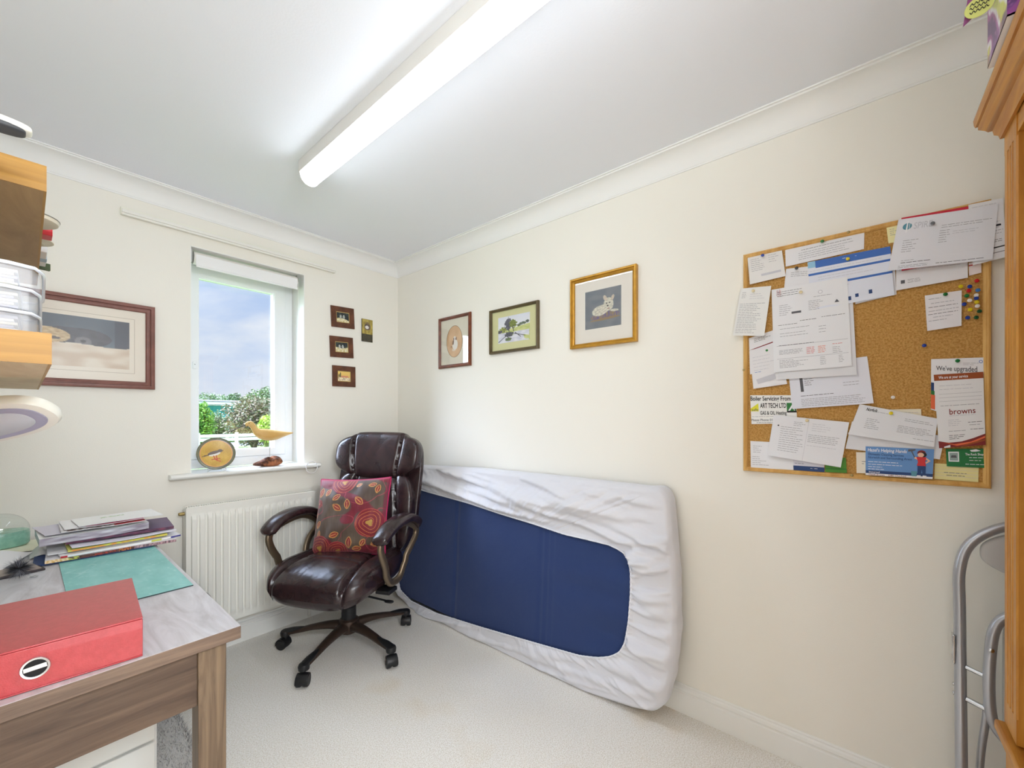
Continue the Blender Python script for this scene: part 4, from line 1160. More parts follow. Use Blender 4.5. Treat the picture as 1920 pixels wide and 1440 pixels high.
b.build('ribbon_leaf', mat('mauve_ribbon', (150, 84, 140), .5), t, smooth=0)
Mg = Matrix.Translation((-.006, .069, .088)) @ Matrix.Rotation(radians(-8.5), 4, 'Z') @ Matrix.Rotation(radians(-90), 4, 'Y')
b = MB(); b.lathe([(.0205, 0), (.0205, .0012)], 32, M=Mg); tg = b.build('round_tag', mat('lime_tag', (206, 212, 120), .5), t, smooth=0)
b = MB(); b.sweep([(-.006, .052, .098), (-.006, .047, .105)], .0008, 5); b.build('tag_string', MATS['purple_cord'], tg)
b = MB()
for k, yy in enumerate((.009, .001, -.007)):
    pth = [Mg @ Vector((yy + .0024 * sin(x * 1100 + 2 * k), -x, .0018)) for x in [(-.013 + .026 * i / 30) for i in range(31)]]
    b.sweep(pth, .0007, 4)
b.build('handwriting', M_INKD, tg)

# ------------------------------------------------------------------ folded tubular chair between the dresser and the right wall
t = thing('folding_chair', 'folded silver tube chair with grey seat leaning on the wall behind the dresser', 'folding chair', (-.10, -3.10, 0))
M_TUBE = mat('silver_tube', (176, 178, 184), .28, .55)
M_VINYL = mat('grey_vinyl', (196, 196, 196), .5)
Yf = .232                                              # near side, towards the window
b = MB(); fr = catmull([(-.06, Yf, .012), (-.035, Yf, .35), (-.012, Yf, .70), (-.004, Yf - .001, .82), (.006, Yf - .022, .895), (.016, Yf - .075, .945), (.022, Yf - .14, .965), (.024, 0, .975), (.022, -Yf + .14, .965), (.016, -Yf + .075, .945), (.006, -Yf + .022, .895), (-.004, -Yf + .001, .82), (-.012, -Yf, .70), (-.035, -Yf, .35), (-.06, -Yf, .012)], 7)
b.sweep(fr, .0125, 14, up=(1, 0, .1)); b.build('back_frame', M_TUBE, t)
Y2 = .184
b = MB(); sf = catmull([(-.060, Y2, .50), (-.066, Y2, .62), (-.062, Y2 - .012, .705), (-.058, Y2 - .05, .745), (-.055, Y2 - .10, .760), (-.055, -Y2 + .10, .760), (-.058, -Y2 + .05, .745), (-.062, -Y2 + .012, .705), (-.066, -Y2, .62), (-.060, -Y2, .50), (-.055, -Y2 + .012, .43), (-.052, -Y2 + .05, .385), (-.050, -Y2 + .10, .37), (-.050, Y2 - .10, .37), (-.052, Y2 - .05, .385), (-.055, Y2 - .012, .43)], 6, closed=True)
b.sweep(sf, .0115, 12, closed=True, up=(1, 0, 0)); b.build('seat_frame', M_TUBE, t)
b = MB(); b.blob((-.050, 0, .565), (.008, .160, .185), 7, 20); b.build('seat', M_VINYL, t, smooth=60)
b = MB(); b.blob((.016, 0, .876), (.016, .190, .076), 3.2, 20, lambda p, u: Vector((p.x + .02 * (1 - (p.y / .185) ** 2), p.y, p.z * (1 - .35 * (abs(p.y) / .185) ** 2.5)))); b.build('backrest', M_VINYL, t, smooth=80)
rl = catmull([(-.002, Y2 + .018, .012), (-.026, Y2 + .012, .30), (-.045, Y2 + .004, .44), (-.055, Y2 + .002, .50)], 5)
for s in (1, -1):
    b = MB(); b.sweep([(p.x, s * p.y, p.z) for p in rl], .008, 12, up=(0, 1, 0)); b.build('rear_leg', M_TUBE, t)
b = MB(); b.box(-.030, -.004, Yf + .010, Yf + .016, .56, .64); b.build('hinge_plate', M_CHROME, t, bevel=.002)
b = MB()
for z in (.50, .475): b.blob((-.022, Yf + .013, z), (.005, .003, .005), 2, 6)
b.build('rivet', M_CHROME, t)
b = MB(); b.cyl((-.030, Yf - .01, .56), (-.045, Y2 + .005, .555), .006, 10); b.cyl((-.036, Yf - .01, .475), (-.050, Y2 + .005, .470), .007, 10); b.build('pivot_bolt', M_CHROME, t)
b = MB(); b.blob((-.078, Y2 - .001, .64), (.002, .006, .006), 2, 6); b.build('rivet', M_CHROME, t)
for s in (-1, 1):
    b = MB(); b.lathe([(.015, 0), (.015, .02), (.0135, .026)], 16, (-.0605, s * Yf, .0)); b.build('rubber_foot', M_BLACKP, t)
# ------------------------------------------------------------------ framed pictures
M_GLASS = pane_mat('picture_glass', .045)
def framed(name, label, pos, rz, w, h, prof, fm, mount_rgb, iw, ih, paintf, res=(90, 80), shape=None, oy=0.0, tilt=0.0, group=None, cat='picture', glass=M_GLASS, liner=None):
    t = thing(name, label, cat, pos, rz, group)
    t.rotation_euler = (0, radians(tilt), rz)
    b = MB(); n = len(prof); vs = []
    for sx, sz in ((-1, -1), (1, -1), (1, 1), (-1, 1)):
        for ins, d in prof: vs.append((sx * (w / 2 - ins), -d, sz * (h / 2 - ins)))
    fs = [(k * n + i, k * n + (i + 1) % n, ((k + 1) % 4) * n + (i + 1) % n, ((k + 1) % 4) * n + i) for k in range(4) for i in range(n)]
    b.add(vs, fs); b.build('frame', fm, t, smooth=28)
    fw_ = prof[-1][0]; W = w / 2 - fw_ + .001; H = h / 2 - fw_ + .001
    if mount_rgb:
        b = MB(); b.box(-W, W, -.0060, -.0015, -H, H); b.build('mount', mat('mount_%d_%d_%d' % mount_rgb, mount_rgb, .85), t, smooth=0)
        if liner:
            b = MB(); g = .006
            for q, wd in ((liner, .0008),):
                X, Z = iw / 2 + q, ih / 2 + q
                for (a0, a1, c0, c1) in ((-X, X, Z - wd, Z + wd), (-X, X, -Z - wd, -Z + wd), (-X - wd, -X + wd, -Z, Z), (X - wd, X + wd, -Z, Z)): b.box(a0, a1, -.0065, -.0060, oy + c0, oy + c1)
            b.build('mount_line', mat('mount_line', (176, 160, 140), .8), t, smooth=0)
    if shape == 'oval':
        n = 48
        def P(u, v):
            a = 2 * pi * u; return (iw / 2 * v * cos(a), -.0064, oy + ih / 2 * v * sin(a))
        def colr(u, v):
            p = P(u, v); return paintf(p[0] / iw + .5, .5 - (p[2] - oy) / ih)
        painted('artwork', P, 120, 50, colr, M_PAINT, t)
        b = MB(); b.sweep([(iw / 2 * cos(a), -.0066, oy + ih / 2 * sin(a)) for a in [2 * pi * i / 60 for i in range(60)]], .0012, 6, closed=True); b.build('oval_line', mat('oval_line', (150, 116, 84), .7), t)
    else:
        painted('artwork', lambda u, v: (lerp(-iw / 2, iw / 2, u), -.0064, oy + lerp(ih / 2, -ih / 2, v)), res[0], res[1], paintf, M_PAINT, t)
    if glass:
        b = MB(); b.box(-W, W, -.0090, -.0080, -H, H); b.build('glass', glass, t, smooth=0)
    return t
def ell(u, v, cx, cy, rx, ry, ang=0):
    a = radians(ang); dx, dy = u - cx, v - cy
    p = dx * cos(a) + dy * sin(a); q = -dx * sin(a) + dy * cos(a)
    return (p / rx) ** 2 + (q / ry) ** 2
RWALL = radians(-90)
mahog = mat('mahogany_frame', (112, 60, 36), .35, var=.25, vscale=30)
rosew = mat('rosy_brown_frame', (128, 84, 74), .38, var=.12, vscale=20)
olive = mat('olive_brown_frame', (92, 78, 50), .38, var=.15, vscale=20)
gilt = mat('gilt_frame', (196, 146, 52), .36, .35, var=.12, vscale=30)
walnut = mat('dark_walnut_frame', (96, 56, 36), .45, var=.3, vscale=22, bump=.2, bscale=80)
P_ROUND = lambda w, d: [(0, 0), (0, d * .55), (w * .12, d * .85), (w * .35, d), (w * .6, d * .92), (w * .8, d * .62), (w, d * .55), (w, 0)]
P_GROOVE = lambda w, d: [(0, 0), (0, d * .9), (w * .15, d), (w * .42, d), (w * .5, d * .70), (w * .62, d * .72), (w * .70, d * .80), (w * .85, d * .72), (w, d * .5), (w, 0)]
def p_dogs(u, v):
    c = mixc((74, 84, 96), (92, 104, 116), .5 + nz3(u * 3, v * 3, 1))
    if u > .87: c = (62, 66, 78)
    # black dog lying behind
    if ell(u, v, .57, .42, .27, .19) < 1 or ell(u, v, .42, .36, .16, .12) < 1: c = mixc((56, 54, 60), (72, 70, 78), .5 + nz3(u * 14, v * 14, 2))
    if ell(u, v, .60, .50, .07, .10) < 1: c = (112, 108, 112)
    if ell(u, v, .60, .49, .022, .035) < 1: c = (40, 38, 42)
    # sandy puppy
    if ell(u, v, .27, .42, .23, .16) < 1: c = mixc((214, 190, 146), (176, 146, 104), .5 + nz3(u * 24, v * 34, 3))
    if ell(u, v, .36, .47, .06, .03) < 1 or ell(u, v, .18, .48, .05, .03) < 1: c = (86, 68, 56)
    line = .56 + .02 * sin(u * 9) + (.03 if u < .3 else 0)
    if v > line: c = mixc((226, 214, 196), (206, 184, 160), .5 + nz3(u * 5, v * 7, 4) * 1.5)
    return c
framed('picture', 'wide rosy brown framed picture of two dogs resting, left of the window', (-1.680, 0, 1.589), 0, .562, .402, P_GROOVE(.034, .022), rosew, (232, 222, 206), .380, .222, p_dogs, (110, 70), liner=.018, glass=pane_mat('low_sheen_glass', .03, (1, 1, 1), .35))
def p_terrier(u, v):
    c = mixc((206, 164, 122), (222, 184, 142), .5 + nz3(u * 4, v * 4, 1))
    w = (236, 230, 222)
    if ell(u, v, .52, .44, .10, .10) < 1: c = w
    if ell(u, v, .54, .60, .17, .17, -20) < 1: c = w
    if ell(u, v, .50, .42, .075, .05) < 1 and (u < .48 or u > .54): c = (110, 76, 60)
    if ell(u, v, .42, .53, .05, .08, 20) < 1: c = (122, 92, 70)
    if ell(u, v, .62, .42, .03, .05) < 1: c = (120, 84, 66)
    if ell(u, v, .30, .66, .03, .02) < 1: c = (70, 56, 50)
    if ell(u, v, .46, .76, .12, .05) < 1: c = mixc(c, w, .6)
    return c
framed('picture', 'small mahogany framed picture of a terrier in an oval, leftmost on the right wall', (0, -.638, 1.747), RWALL, .306, .337, P_ROUND(.021, .018), mahog, (226, 220, 202), .150, .205, p_terrier, shape='oval', oy=0)
def p_land(u, v):
    sky = mixc((224, 228, 240), (240, 240, 244), v * 2)
    c = sky
    hz = .48 - .16 * max(0, u - .45)
    if v > hz: c = mixc((186, 200, 110), (214, 214, 150), .5 + nz3(u * 10, v * 18, 1))
    if v > .62 and u < .98: c = mixc((232, 232, 240), (206, 208, 222), .5 + nz3(u * 8, v * 12, 2)) if nz3(u * 3, v * 5, 9) > -.25 else c
    def tree(cx, cy, rx, ry, col, k):
        nonlocal c
        if ell(u, v, cx, cy, rx, ry) + .9 * nz3(u * 22, v * 22, k) < 1: c = mixc(col, tuple(x * .6 for x in col), .5 + 1.2 * nz3(u * 30, v * 30, k))
    tree(.16, .50, .13, .10, (170, 180, 84), 1); tree(.33, .30, .11, .22, (106, 108, 128), 2); tree(.48, .32, .12, .15, (150, 168, 62), 3)
    tree(.78, .36, .10, .05, (110, 130, 100), 4); tree(.93, .32, .06, .05, (92, 110, 92), 5); tree(.66, .41, .07, .04, (110, 128, 96), 6); tree(.06, .56, .08, .05, (84, 82, 96), 7)
    tree(.36, .70, .14, .10, (86, 90, 104), 8); tree(.34, .88, .10, .07, (116, 140, 84), 9)
    for x0, y0, x1, y1 in ((.40, .64, .85, .82), (.30, .70, .02, .95), (.55, .66, .72, .84), (.34, .25, .36, .62), (.48, .40, .50, .60)):
        dx, dy = x1 - x0, y1 - y0; t_ = max(0, min(1, ((u - x0) * dx + (v - y0) * dy) / (dx * dx + dy * dy)))
        if sqrt((u - x0 - t_ * dx) ** 2 + (v - y0 - t_ * dy) ** 2) < .012: c = (70, 66, 76)
    return c
framed('picture', 'olive framed watercolour of trees by a stream, middle picture on the right wall', (0, -1.140, 1.759), RWALL, .362, .262, P_ROUND(.016, .024), olive, (216, 214, 160), .236, .152, p_land, (130, 90), oy=.003, liner=None)
def p_westie(u, v):
    c = mixc((112, 118, 128), (128, 132, 138), .5 + nz3(u * 5, v * 8, 1))
    if ell(u, v, .56, .70, .40, .09, -3) < 1: c = mixc((112, 100, 140), (150, 130, 100), .5 + 2 * nz3(u * 30, v * 10, 2))
    if ell(u, v, .56, .78, .42, .03, -3) < 1: c = (150, 128, 96)
    fur = mixc((226, 222, 204), (190, 186, 172), .5 + 1.3 * nz3(u * 18, v * 30, 3))
    if ell(u, v, .44, .55, .24, .13, -10) < 1 or ell(u, v, .82, .60, .11, .03, 3) < 1: c = fur
    if ell(u, v, .66, .42, .135, .17) < 1: c = fur
    if ell(u, v, .57, .25, .045, .08, -25) < 1 or ell(u, v, .77, .27, .04, .08, 25) < 1: c = mixc(fur, (200, 160, 140), .3)
    for ex_, ey_ in ((.605, .39), (.69, .385)):
        if ell(u, v, ex_, ey_, .016, .018) < 1: c = (40, 34, 34)
    if ell(u, v, .64, .46, .024, .020) < 1: c = (36, 30, 32)
    if ell(u, v, .66, .53, .035, .012) < 1: c = (150, 100, 96)
    return c
framed('picture', 'gilt framed picture of a small white dog on grey, nearest the cork board', (0, -1.7025, 1.775), RWALL, .352, .352, P_GROOVE(.022, .024), gilt, (238, 232, 222), .192, .187, p_westie, (110, 110), oy=.006)
def p_small(k):
    def f(u, v):
        if k < 2:
            c = mixc((62, 70, 64), (40, 44, 50), .5 + 1.5 * nz3(u * 5, v * 5, k))
            if v > .62 + .12 * (2 * u - 1) ** 2 * (-1 if k else 1) + (.0 if k else .1) * (2 * u - 1): c = mixc((236, 230, 206), (200, 186, 130), .5 + nz3(u * 8, v * 8, k))
            for cx in (.32, .58):
                if ell(u, v, cx, .46, .09, .20) < 1: c = mixc((226, 226, 222), (120, 130, 120), .5 + 1.6 * nz3(u * 16, v * 16, k + 3))
        else:
            c = mixc((236, 204, 116), (226, 178, 96), v)
            if abs(v - .52) < .07 and .25 < u < .85: c = (206, 130, 110)
            if ell(u, v, .20, .42, .05, .34) < 1 or ell(u, v, .08, .45, .04, .22) < 1: c = (78, 84, 66)
            if v > .62: c = mixc((240, 224, 190), (140, 120, 110), sst(.1, .3, nz3(u * 10, v * 12, 7)))
        return c
    return f
for k, (x, z, ti, lab) in enumerate(((-.4345, 1.9225, -2.6, 'topmost of the three small dark walnut frames beside the window'), (-.4420, 1.7225, -2.4, 'middle of the three small dark walnut frames beside the window'), (-.4255, 1.5280, -.6, 'lowest of the three small walnut frames, with a golden landscape'))):
    framed('small_picture', lab, (x, 0, z), 0, .160, .138, [(0, 0), (0, .010), (.002, .012), (.026, .012), (.034, .010), (.034, 0)], walnut, (206, 180, 110), .084, .062, p_small(k), (44, 34), tilt=ti, group='three small walnut frames in a column', glass=False)
def p_card(u, v):
    c = mixc((196, 178, 96), (150, 132, 66), .5 + nz3(u * 5, v * 8, 1))
    if v > .66: c = mixc((60, 60, 54), (88, 80, 58), .5 + nz3(u * 10, v * 16, 2))
    if ell(u, v, .50, .34, .30, .15) < 1: c = mixc((120, 104, 90), (84, 72, 64), .5 + nz3(u * 14, v * 14, 3))
    if ell(u, v, .46, .36, .17, .075) < 1: c = (232, 226, 218)
    if ell(u, v, .50, .17, .14, .05) < 1: c = (130, 110, 80)
    return c
t = thing('small_plaque', 'small unframed yellow and dark upright painting near the corner', 'plaque', (-.2555, 0, 1.8635))
b = MB(); b.box(-.0415, .0415, -.008, 0, -.0785, .0785); b.build('board', mat('plaque_edge', (70, 62, 44), .6), t, bevel=.001)
painted('painting', lambda u, v: (lerp(-.0405, .0405, u), -.0084, lerp(.0775, -.0775, v)), 40, 70, p_card, M_PAINT, t)

# ------------------------------------------------------------------ ornaments on the window sill
t = thing('plate', 'round ochre plate painted with a small bird, standing on a clear stand on the sill', 'plate', (-1.142, .010, SILL), radians(-8))
Mp = Matrix.Translation((0, -.004, .0925)) @ Matrix.Rotation(radians(76), 4, 'X')
b = MB(); b.lathe([(.002, -.003), (.055, -.003), (.070, .002), (.0855, .006), (.087, .009), (.084, .011), (.070, .008), (.060, .004), (.002, .003)], 56, M=Mp); b.build('dish', mat('grey_olive_glaze', (122, 120, 92), .25, rgb2=(96, 102, 92), vscale=40), t, smooth=60)
def p_bird(u, v):
    c = mixc((216, 178, 84), (196, 154, 62), .5 + nz3(u * 4, v * 4, 1) + .6 * nz3(u * 30, v * 30, 2))
    r = sqrt((u - .5) ** 2 + (v - .5) ** 2)
    if r > .470: c = mixc(c, (226, 160, 120), .7)
    if ell(u, v, .44, .50, .19, .085, -14) < 1: c = (232, 226, 216)
    if ell(u, v, .44, .455, .20, .055, -16) < 1: c = (112, 98, 92)
    if ell(u, v, .62, .40, .075, .055) < 1: c = (96, 84, 82)
    if ell(u, v, .20, .56, .13, .018, -16) < 1: c = (84, 74, 72)
    if ell(u, v, .70, .40, .03, .010) < 1: c = (50, 44, 44)
    for x0, y0, x1, y1 in ((.42, .58, .47, .72), (.50, .57, .52, .74), (.36, .72, .46, .70), (.47, .72, .60, .68), (.50, .74, .62, .80)):
        dx, dy = x1 - x0, y1 - y0; t_ = max(0, min(1, ((u - x0) * dx + (v - y0) * dy) / (dx * dx + dy * dy)))
        if sqrt((u - x0 - t_ * dx) ** 2 + (v - y0 - t_ * dy) ** 2) < .014: c = (196, 60, 56)
    return c
painted('painted_face', lambda u, v: Mp @ Vector((.0735 * v * cos(2 * pi * u), .0735 * v * sin(2 * pi * u), .0050 + .004 * v * v)), 110, 60,
        lambda u, v: p_bird(.5 + .5 * v * cos(2 * pi * u), .5 - .5 * v * sin(2 * pi * u)), mat('plate_face', (255, 255, 255), .3, attr='paint'), t)
st = thing('plate_stand', 'little clear plastic stand holding the ochre bird plate', 'plate stand', (-1.142, .010, SILL), radians(-8))
for s in (-1, 1):
    b = MB(); b.sweep(catmull([(s * .038, -.040, .016), (s * .038, -.036, .003), (s * .034, .0, .003), (s * .026, .030, .004), (s * .024, .040, .045)], 5), .0030, 8); b.build('prong', mat('clear_acrylic', (240, 240, 240), .1, alpha=.6), st)
b = MB(); b.cyl((-.026, .030, .004), (.026, .030, .004), .003, 8); b.build('crossbar', MATS['clear_acrylic'], st)

t = thing('wooden_bird', 'carved yellow wooden curlew on a steel rod and driftwood base on the sill', 'ornament', (-.890, .022, SILL), radians(2))
M_CARVE = mat('honey_carved_wood', (208, 160, 84), .42, rgb2=(226, 190, 124), vscale=5, stretch=(.6, 3, 3), bump=.08, bscale=30)
body = [(-.105, 0, .238, .004, .004), (-.100, 0, .250, .0125, .0135), (-.086, 0, .252, .016, .0165), (-.073, 0, .240, .0145, .016), (-.062, 0, .222, .0135, .016), (-.050, 0, .206, .017, .022), (-.030, 0, .195, .026, .030), (-.005, 0, .188, .033, .034),
        (.025, 0, .184, .036, .034), (.055, 0, .184, .031, .028), (.085, 0, .187, .022, .019), (.115, 0, .190, .012, .011), (.142, 0, .193, .005, .005), (.152, 0, .194, .001, .001)]
P5 = catmull([q[:3] for q in body], 5); nR = len(P5)
rr = []
for i in range(nR):
    k = min(i // 5, len(body) - 2); f_ = i / 5 - k; rr.append((lerp(body[k][3], body[k + 1][3], f_), lerp(body[k][4], body[k + 1][4], f_)))
b = MB(); b.sweep(P5, rr, 20, up=(0, 0, 1)); b.build('body', M_CARVE, t, smooth=80)
b = MB(); b.sweep(catmull([(-.098, 0, .250), (-.115, 0, .243), (-.145, 0, .230), (-.175, 0, .214), (-.188, 0, .209), (-.205, 0, .208)], 6), [(lerp(.0045, .0009, i / 30), lerp(.0045, .0009, i / 30)) for i in range(31)], 8); b.build('bill', mat('dark_horn', (84, 76, 66), .4), t)
for s in (-1, 1):
    b = MB(); b.blob((-.096, s * .0125, .255), (.0028, .002, .0028), 2, 6); b.build('eye', M_BLACKP, t)
b = MB(); b.cyl((.018, 0, .045), (.018, 0, .160), .0016, 8); b.build('rod', MATS['polished_steel'], t)
def drift(p, u):
    x, y, z = p
    k = sst(-.105, .03, x); z2 = z * (.28 + .72 * k)
    return Vector((x + nz3(y * 20, z * 30, 1) * .006, y * (.5 + .5 * k) + nz3(x * 30, z * 30, 4) * .010, max(-.0265, z2 - .020 * (1 - k) * .6 + (nz3(x * 26, y * 40, 2) * .012 if z > 0 else 0))))
b = MB(); b.blob((.008, 0, .0268), (.078, .030, .030), 2.6, 30, drift); b.build('driftwood_base', mat('driftwood', (74, 42, 28), .75, rgb2=(168, 104, 66), vscale=24, bump=.8, bscale=60, ramp=(.42, .60)), t, smooth=70)

# ------------------------------------------------------------------ cork board
BY0, BY1, BZ0, BZ1 = -2.308, -2.943, 1.0455, 1.8820
bc = Vector((0, (BY0 + BY1) / 2, (BZ0 + BZ1) / 2)); bw, bh = BY0 - BY1, BZ1 - BZ0
cb = thing('cork_board', 'pine framed cork notice board covered with pinned papers on the right wall', 'notice board', bc, RWALL)
M_CORK = mat('cork', (176, 128, 62), .9, rgb2=(206, 160, 92), vscale=190, bump=.5, bscale=260, ramp=(.38, .6))
M_BPINE = wood('board_pine', (196, 146, 74), (220, 176, 104), 'Z', 6, .5, ratio=6)
b = MB(); b.box(-bw / 2 + .01, bw / 2 - .01, -.010, -.002, -bh / 2 + .01, bh / 2 - .01); b.build('cork_sheet', M_CORK, cb, smooth=0)
prof = [(0, 0), (0, .014), (.002, .018), (.006, .019), (.008, .0172), (.011, .0172), (.0135, .0155), (.016, .012), (.016, 0)]
b = MB(); n = len(prof); vs = []
for sx, sz in ((-1, -1), (1, -1), (1, 1), (-1, 1)):
    for ins, d in prof: vs.append((sx * (bw / 2 - ins), -d, sz * (bh / 2 - ins)))
b.add(vs, [(k * n + i, k * n + (i + 1) % n, ((k + 1) % 4) * n + (i + 1) % n, ((k + 1) % 4) * n + i) for k in range(4) for i in range(n)]); b.build('frame', M_BPINE, cb, smooth=28)
for (yy, zz) in ((-2.6240, 1.8770), (-2.6330, 1.0570), (-2.3110, 1.4350)):
    b = MB(); b.blob((-(yy - bc.y), -.0195, zz - bc.z), (.0045, .002, .0045), 2, 8); b.build('brass_screw', MATS['brass'], cb)

def ink(rgb, name): return mat('ink_' + name, rgb, .7)
INKS = {'g': ink((158, 158, 166), 'grey'), 'd': ink((92, 92, 98), 'dark'), 'k': ink((30, 30, 34), 'black'), 'b': ink((66, 110, 186), 'blue'), 'lb': ink((150, 196, 222), 'light_blue'), 'r': ink((206, 56, 60), 'red'),
        'o': ink((230, 110, 70), 'orange'), 'w': ink((240, 240, 244), 'white'), 'y': ink((226, 222, 60), 'yellow'), 'gn': ink((52, 124, 62), 'green'), 'br': ink((156, 78, 36), 'brown'), 'mr': ink((130, 44, 44), 'maroon'),
        't': ink((92, 150, 168), 'teal'), 'n': ink((44, 70, 120), 'navy'), 'p': ink((236, 190, 160), 'skin'), 'gg': ink((150, 170, 168), 'grey_green'), 'c': ink((226, 216, 180), 'cream'), 's': ink((110, 152, 204), 'sky'), 'lg': ink((200, 200, 208), 'light_grey')}
IK = list(INKS.keys())
CORKX = -.0105
def paper(name, label, cat, quad, layer, rgb, prints=(), curl=.004, group='papers pinned on the cork board', seed=0, wob=.0008):
    """quad: TL, TR, BR, BL as (y, z) on the board"""
    q = [Vector((0, a, c_)) for a, c_ in quad]
    x0 = CORKX - .0012 - layer * .0017
    def P(u, v, off=0.0):
        p = q[0].lerp(q[1], u).lerp(q[3].lerp(q[2], u), v)
        lift = curl * v * v + wob * nz3(u * 3, v * 3, seed * 7.3) * v
        if q and layer: lift += .0006 * layer * v
        return Vector((x0 - lift - off, p.y, p.z))
    mats = [mat('sheet_%d_%d_%d' % rgb, rgb, .72)] + [INKS[k] for k in IK]
    b = MB(); b.grid(lambda u, v: P(u, v), 8, 10); b.grid(lambda u, v: P(u, v, -.0004), 8, 10)
    W = (q[1] - q[0]).length; H = (q[3] - q[0]).length
    def poly(pts, col, off=.0003):
        b.add([P(u, v, off) for u, v in pts], [tuple(range(len(pts)))], 1 + IK.index(col))
    def rect(u0, v0, u1, v1, col, off=.0003, n=6):
        b.grid(lambda a, c_: P(lerp(u0, u1, a), lerp(v0, v1, c_), off), n, max(1, int(n * abs(v1 - v0))), 1 + IK.index(col))
    rnd = random.Random(seed * 13 + 5)
    for pr_ in prints:
        k = pr_[0]
        if k == 'rect': rect(*pr_[1:6], *( [pr_[6]] if len(pr_) > 6 else []))
        elif k == 'lines':
            _, u0, v0, u1, v1, n, col = pr_[:7]
            hgt = min(.42 * (v1 - v0) / n, .0015 / H)
            for i in range(n):
                v = lerp(v0, v1, (i + .3) / n); u = u0; end = u1 if (i < n - 1 or n == 1) else lerp(u0, u1, rnd.uniform(.4, .9))
                if len(pr_) > 7: end = lerp(u0, u1, rnd.uniform(pr_[7], 1))
                while u < end:
                    w = rnd.uniform(.004, .015) / W
                    rect(u, v, min(u + w, end), v + hgt, col, .0003, 1); u += w + .0018 / W
        elif k == 'text':
            _, s, u, v, hh, col = pr_[:6]; uend = pr_[6]; bold = pr_[7] if len(pr_) > 7 else .0; italic = pr_[8] if len(pr_) > 8 else 0
            tv, tf = text_mesh(s, 1.0, bold)
            sc = hh / .72; wx = max(p.x for p in tv)
            b.add([P(u + (p.x + italic * p.y) * (uend - u) / wx, v - p.y * sc, .0005) for p in tv], tf, 1 + IK.index(col))
        elif k == 'poly': poly(pr_[1], pr_[2], pr_[3] if len(pr_) > 3 else .0004)
        elif k == 'disc':
            _, u, v, r, col = pr_[:5]; off = pr_[5] if len(pr_) > 5 else .0004
            poly([(u + r * cos(2 * pi * i / 20), v + r * W / H * sin(2 * pi * i / 20)) for i in range(20)], col, off)
        elif k == 'barcode':
            _, u0, v0, u1, v1 = pr_
            u = u0
            while u < u1: rect(u, v0, min(u + .004, u1), v1, 'k', .0003, 1); u += .0075
    o = b.build(name, mats, None, smooth=0, fixn=False)
    return tag(o, label, cat, group)
WP = (232, 232, 236); WP2 = (224, 225, 230); CRM = (236, 230, 208)
paper('letter', 'folded receipt hung by the blue pin at the top left corner of the cork board', 'note', [(-2.3220, 1.8720), (-2.4340, 1.8700), (-2.4460, 1.7690), (-2.3310, 1.7620)], 1, (230, 228, 226), [('lines', .08, .12, .5, .6, 7, 'g', .5), ('lines', .6, .08, .9, .4, 4, 'g', .5), ('rect', .35, .72, .9, .80, 'lg')], .003, seed=1)
paper('letter', 'white letter strip under the green pin along the top of the cork board', 'letter', [(-2.4440, 1.8670), (-2.6650, 1.8720), (-2.6640, 1.8110), (-2.4460, 1.8040)], 0, WP, [('lines', .22, .20, .85, .34, 1, 'd'), ('lines', .18, .36, .88, .85, 4, 'g', .8)], .002, seed=2)
paper('letter', 'small white sheet under the dark pin left of the blue form', 'note', [(-2.4470, 1.7960), (-2.5580, 1.7850), (-2.5510, 1.6670), (-2.4380, 1.6880)], 0, WP, [('lines', .15, .12, .9, .3, 3, 'g', .5)], .002, seed=3)
paper('form', 'blue and white form pinned with the yellow pin near the top of the board', 'form', [(-2.5110, 1.8040), (-2.7280, 1.8030), (-2.7380, 1.6430), (-2.5220, 1.6310)], 1, (226, 230, 242),
      [('rect', 0, .0, .10, .13, 'lb'), ('rect', .10, .0, 1, .15, 'b'), ('lines', .13, .035, .62, .10, 1, 'w'), ('rect', 0, .25, 1, .295, 'b'), ('lines', .12, .33, .9, .44, 2, 'lg', .7), ('rect', 0, .50, 1, .545, 'b'), ('lines', .02, .18, .9, .24, 1, 'lg'), ('lines', .05, .58, .5, .66, 1, 'g'),
       ('rect', .56, .83, .60, .90, 'n'), ('rect', .72, .80, .76, .88, 'n'), ('rect', .47, .86, .51, .94, 'n')], .004, seed=4)
paper('letter', 'blank white sheet behind the blue form with its edge showing on the right', 'letter', [(-2.6370, 1.7590), (-2.7380, 1.7690), (-2.7430, 1.6450), (-2.6420, 1.6320)], 0, WP2, [], .002, seed=40)
paper('letter', 'white sheet peeping out behind the long utility bill', 'letter', [(-2.4070, 1.7220), (-2.6330, 1.7020), (-2.6460, 1.3940), (-2.4230, 1.3910)], 2, WP2, [('lines', .1, .9, .5, .95, 1, 'lg')], .004, seed=5)
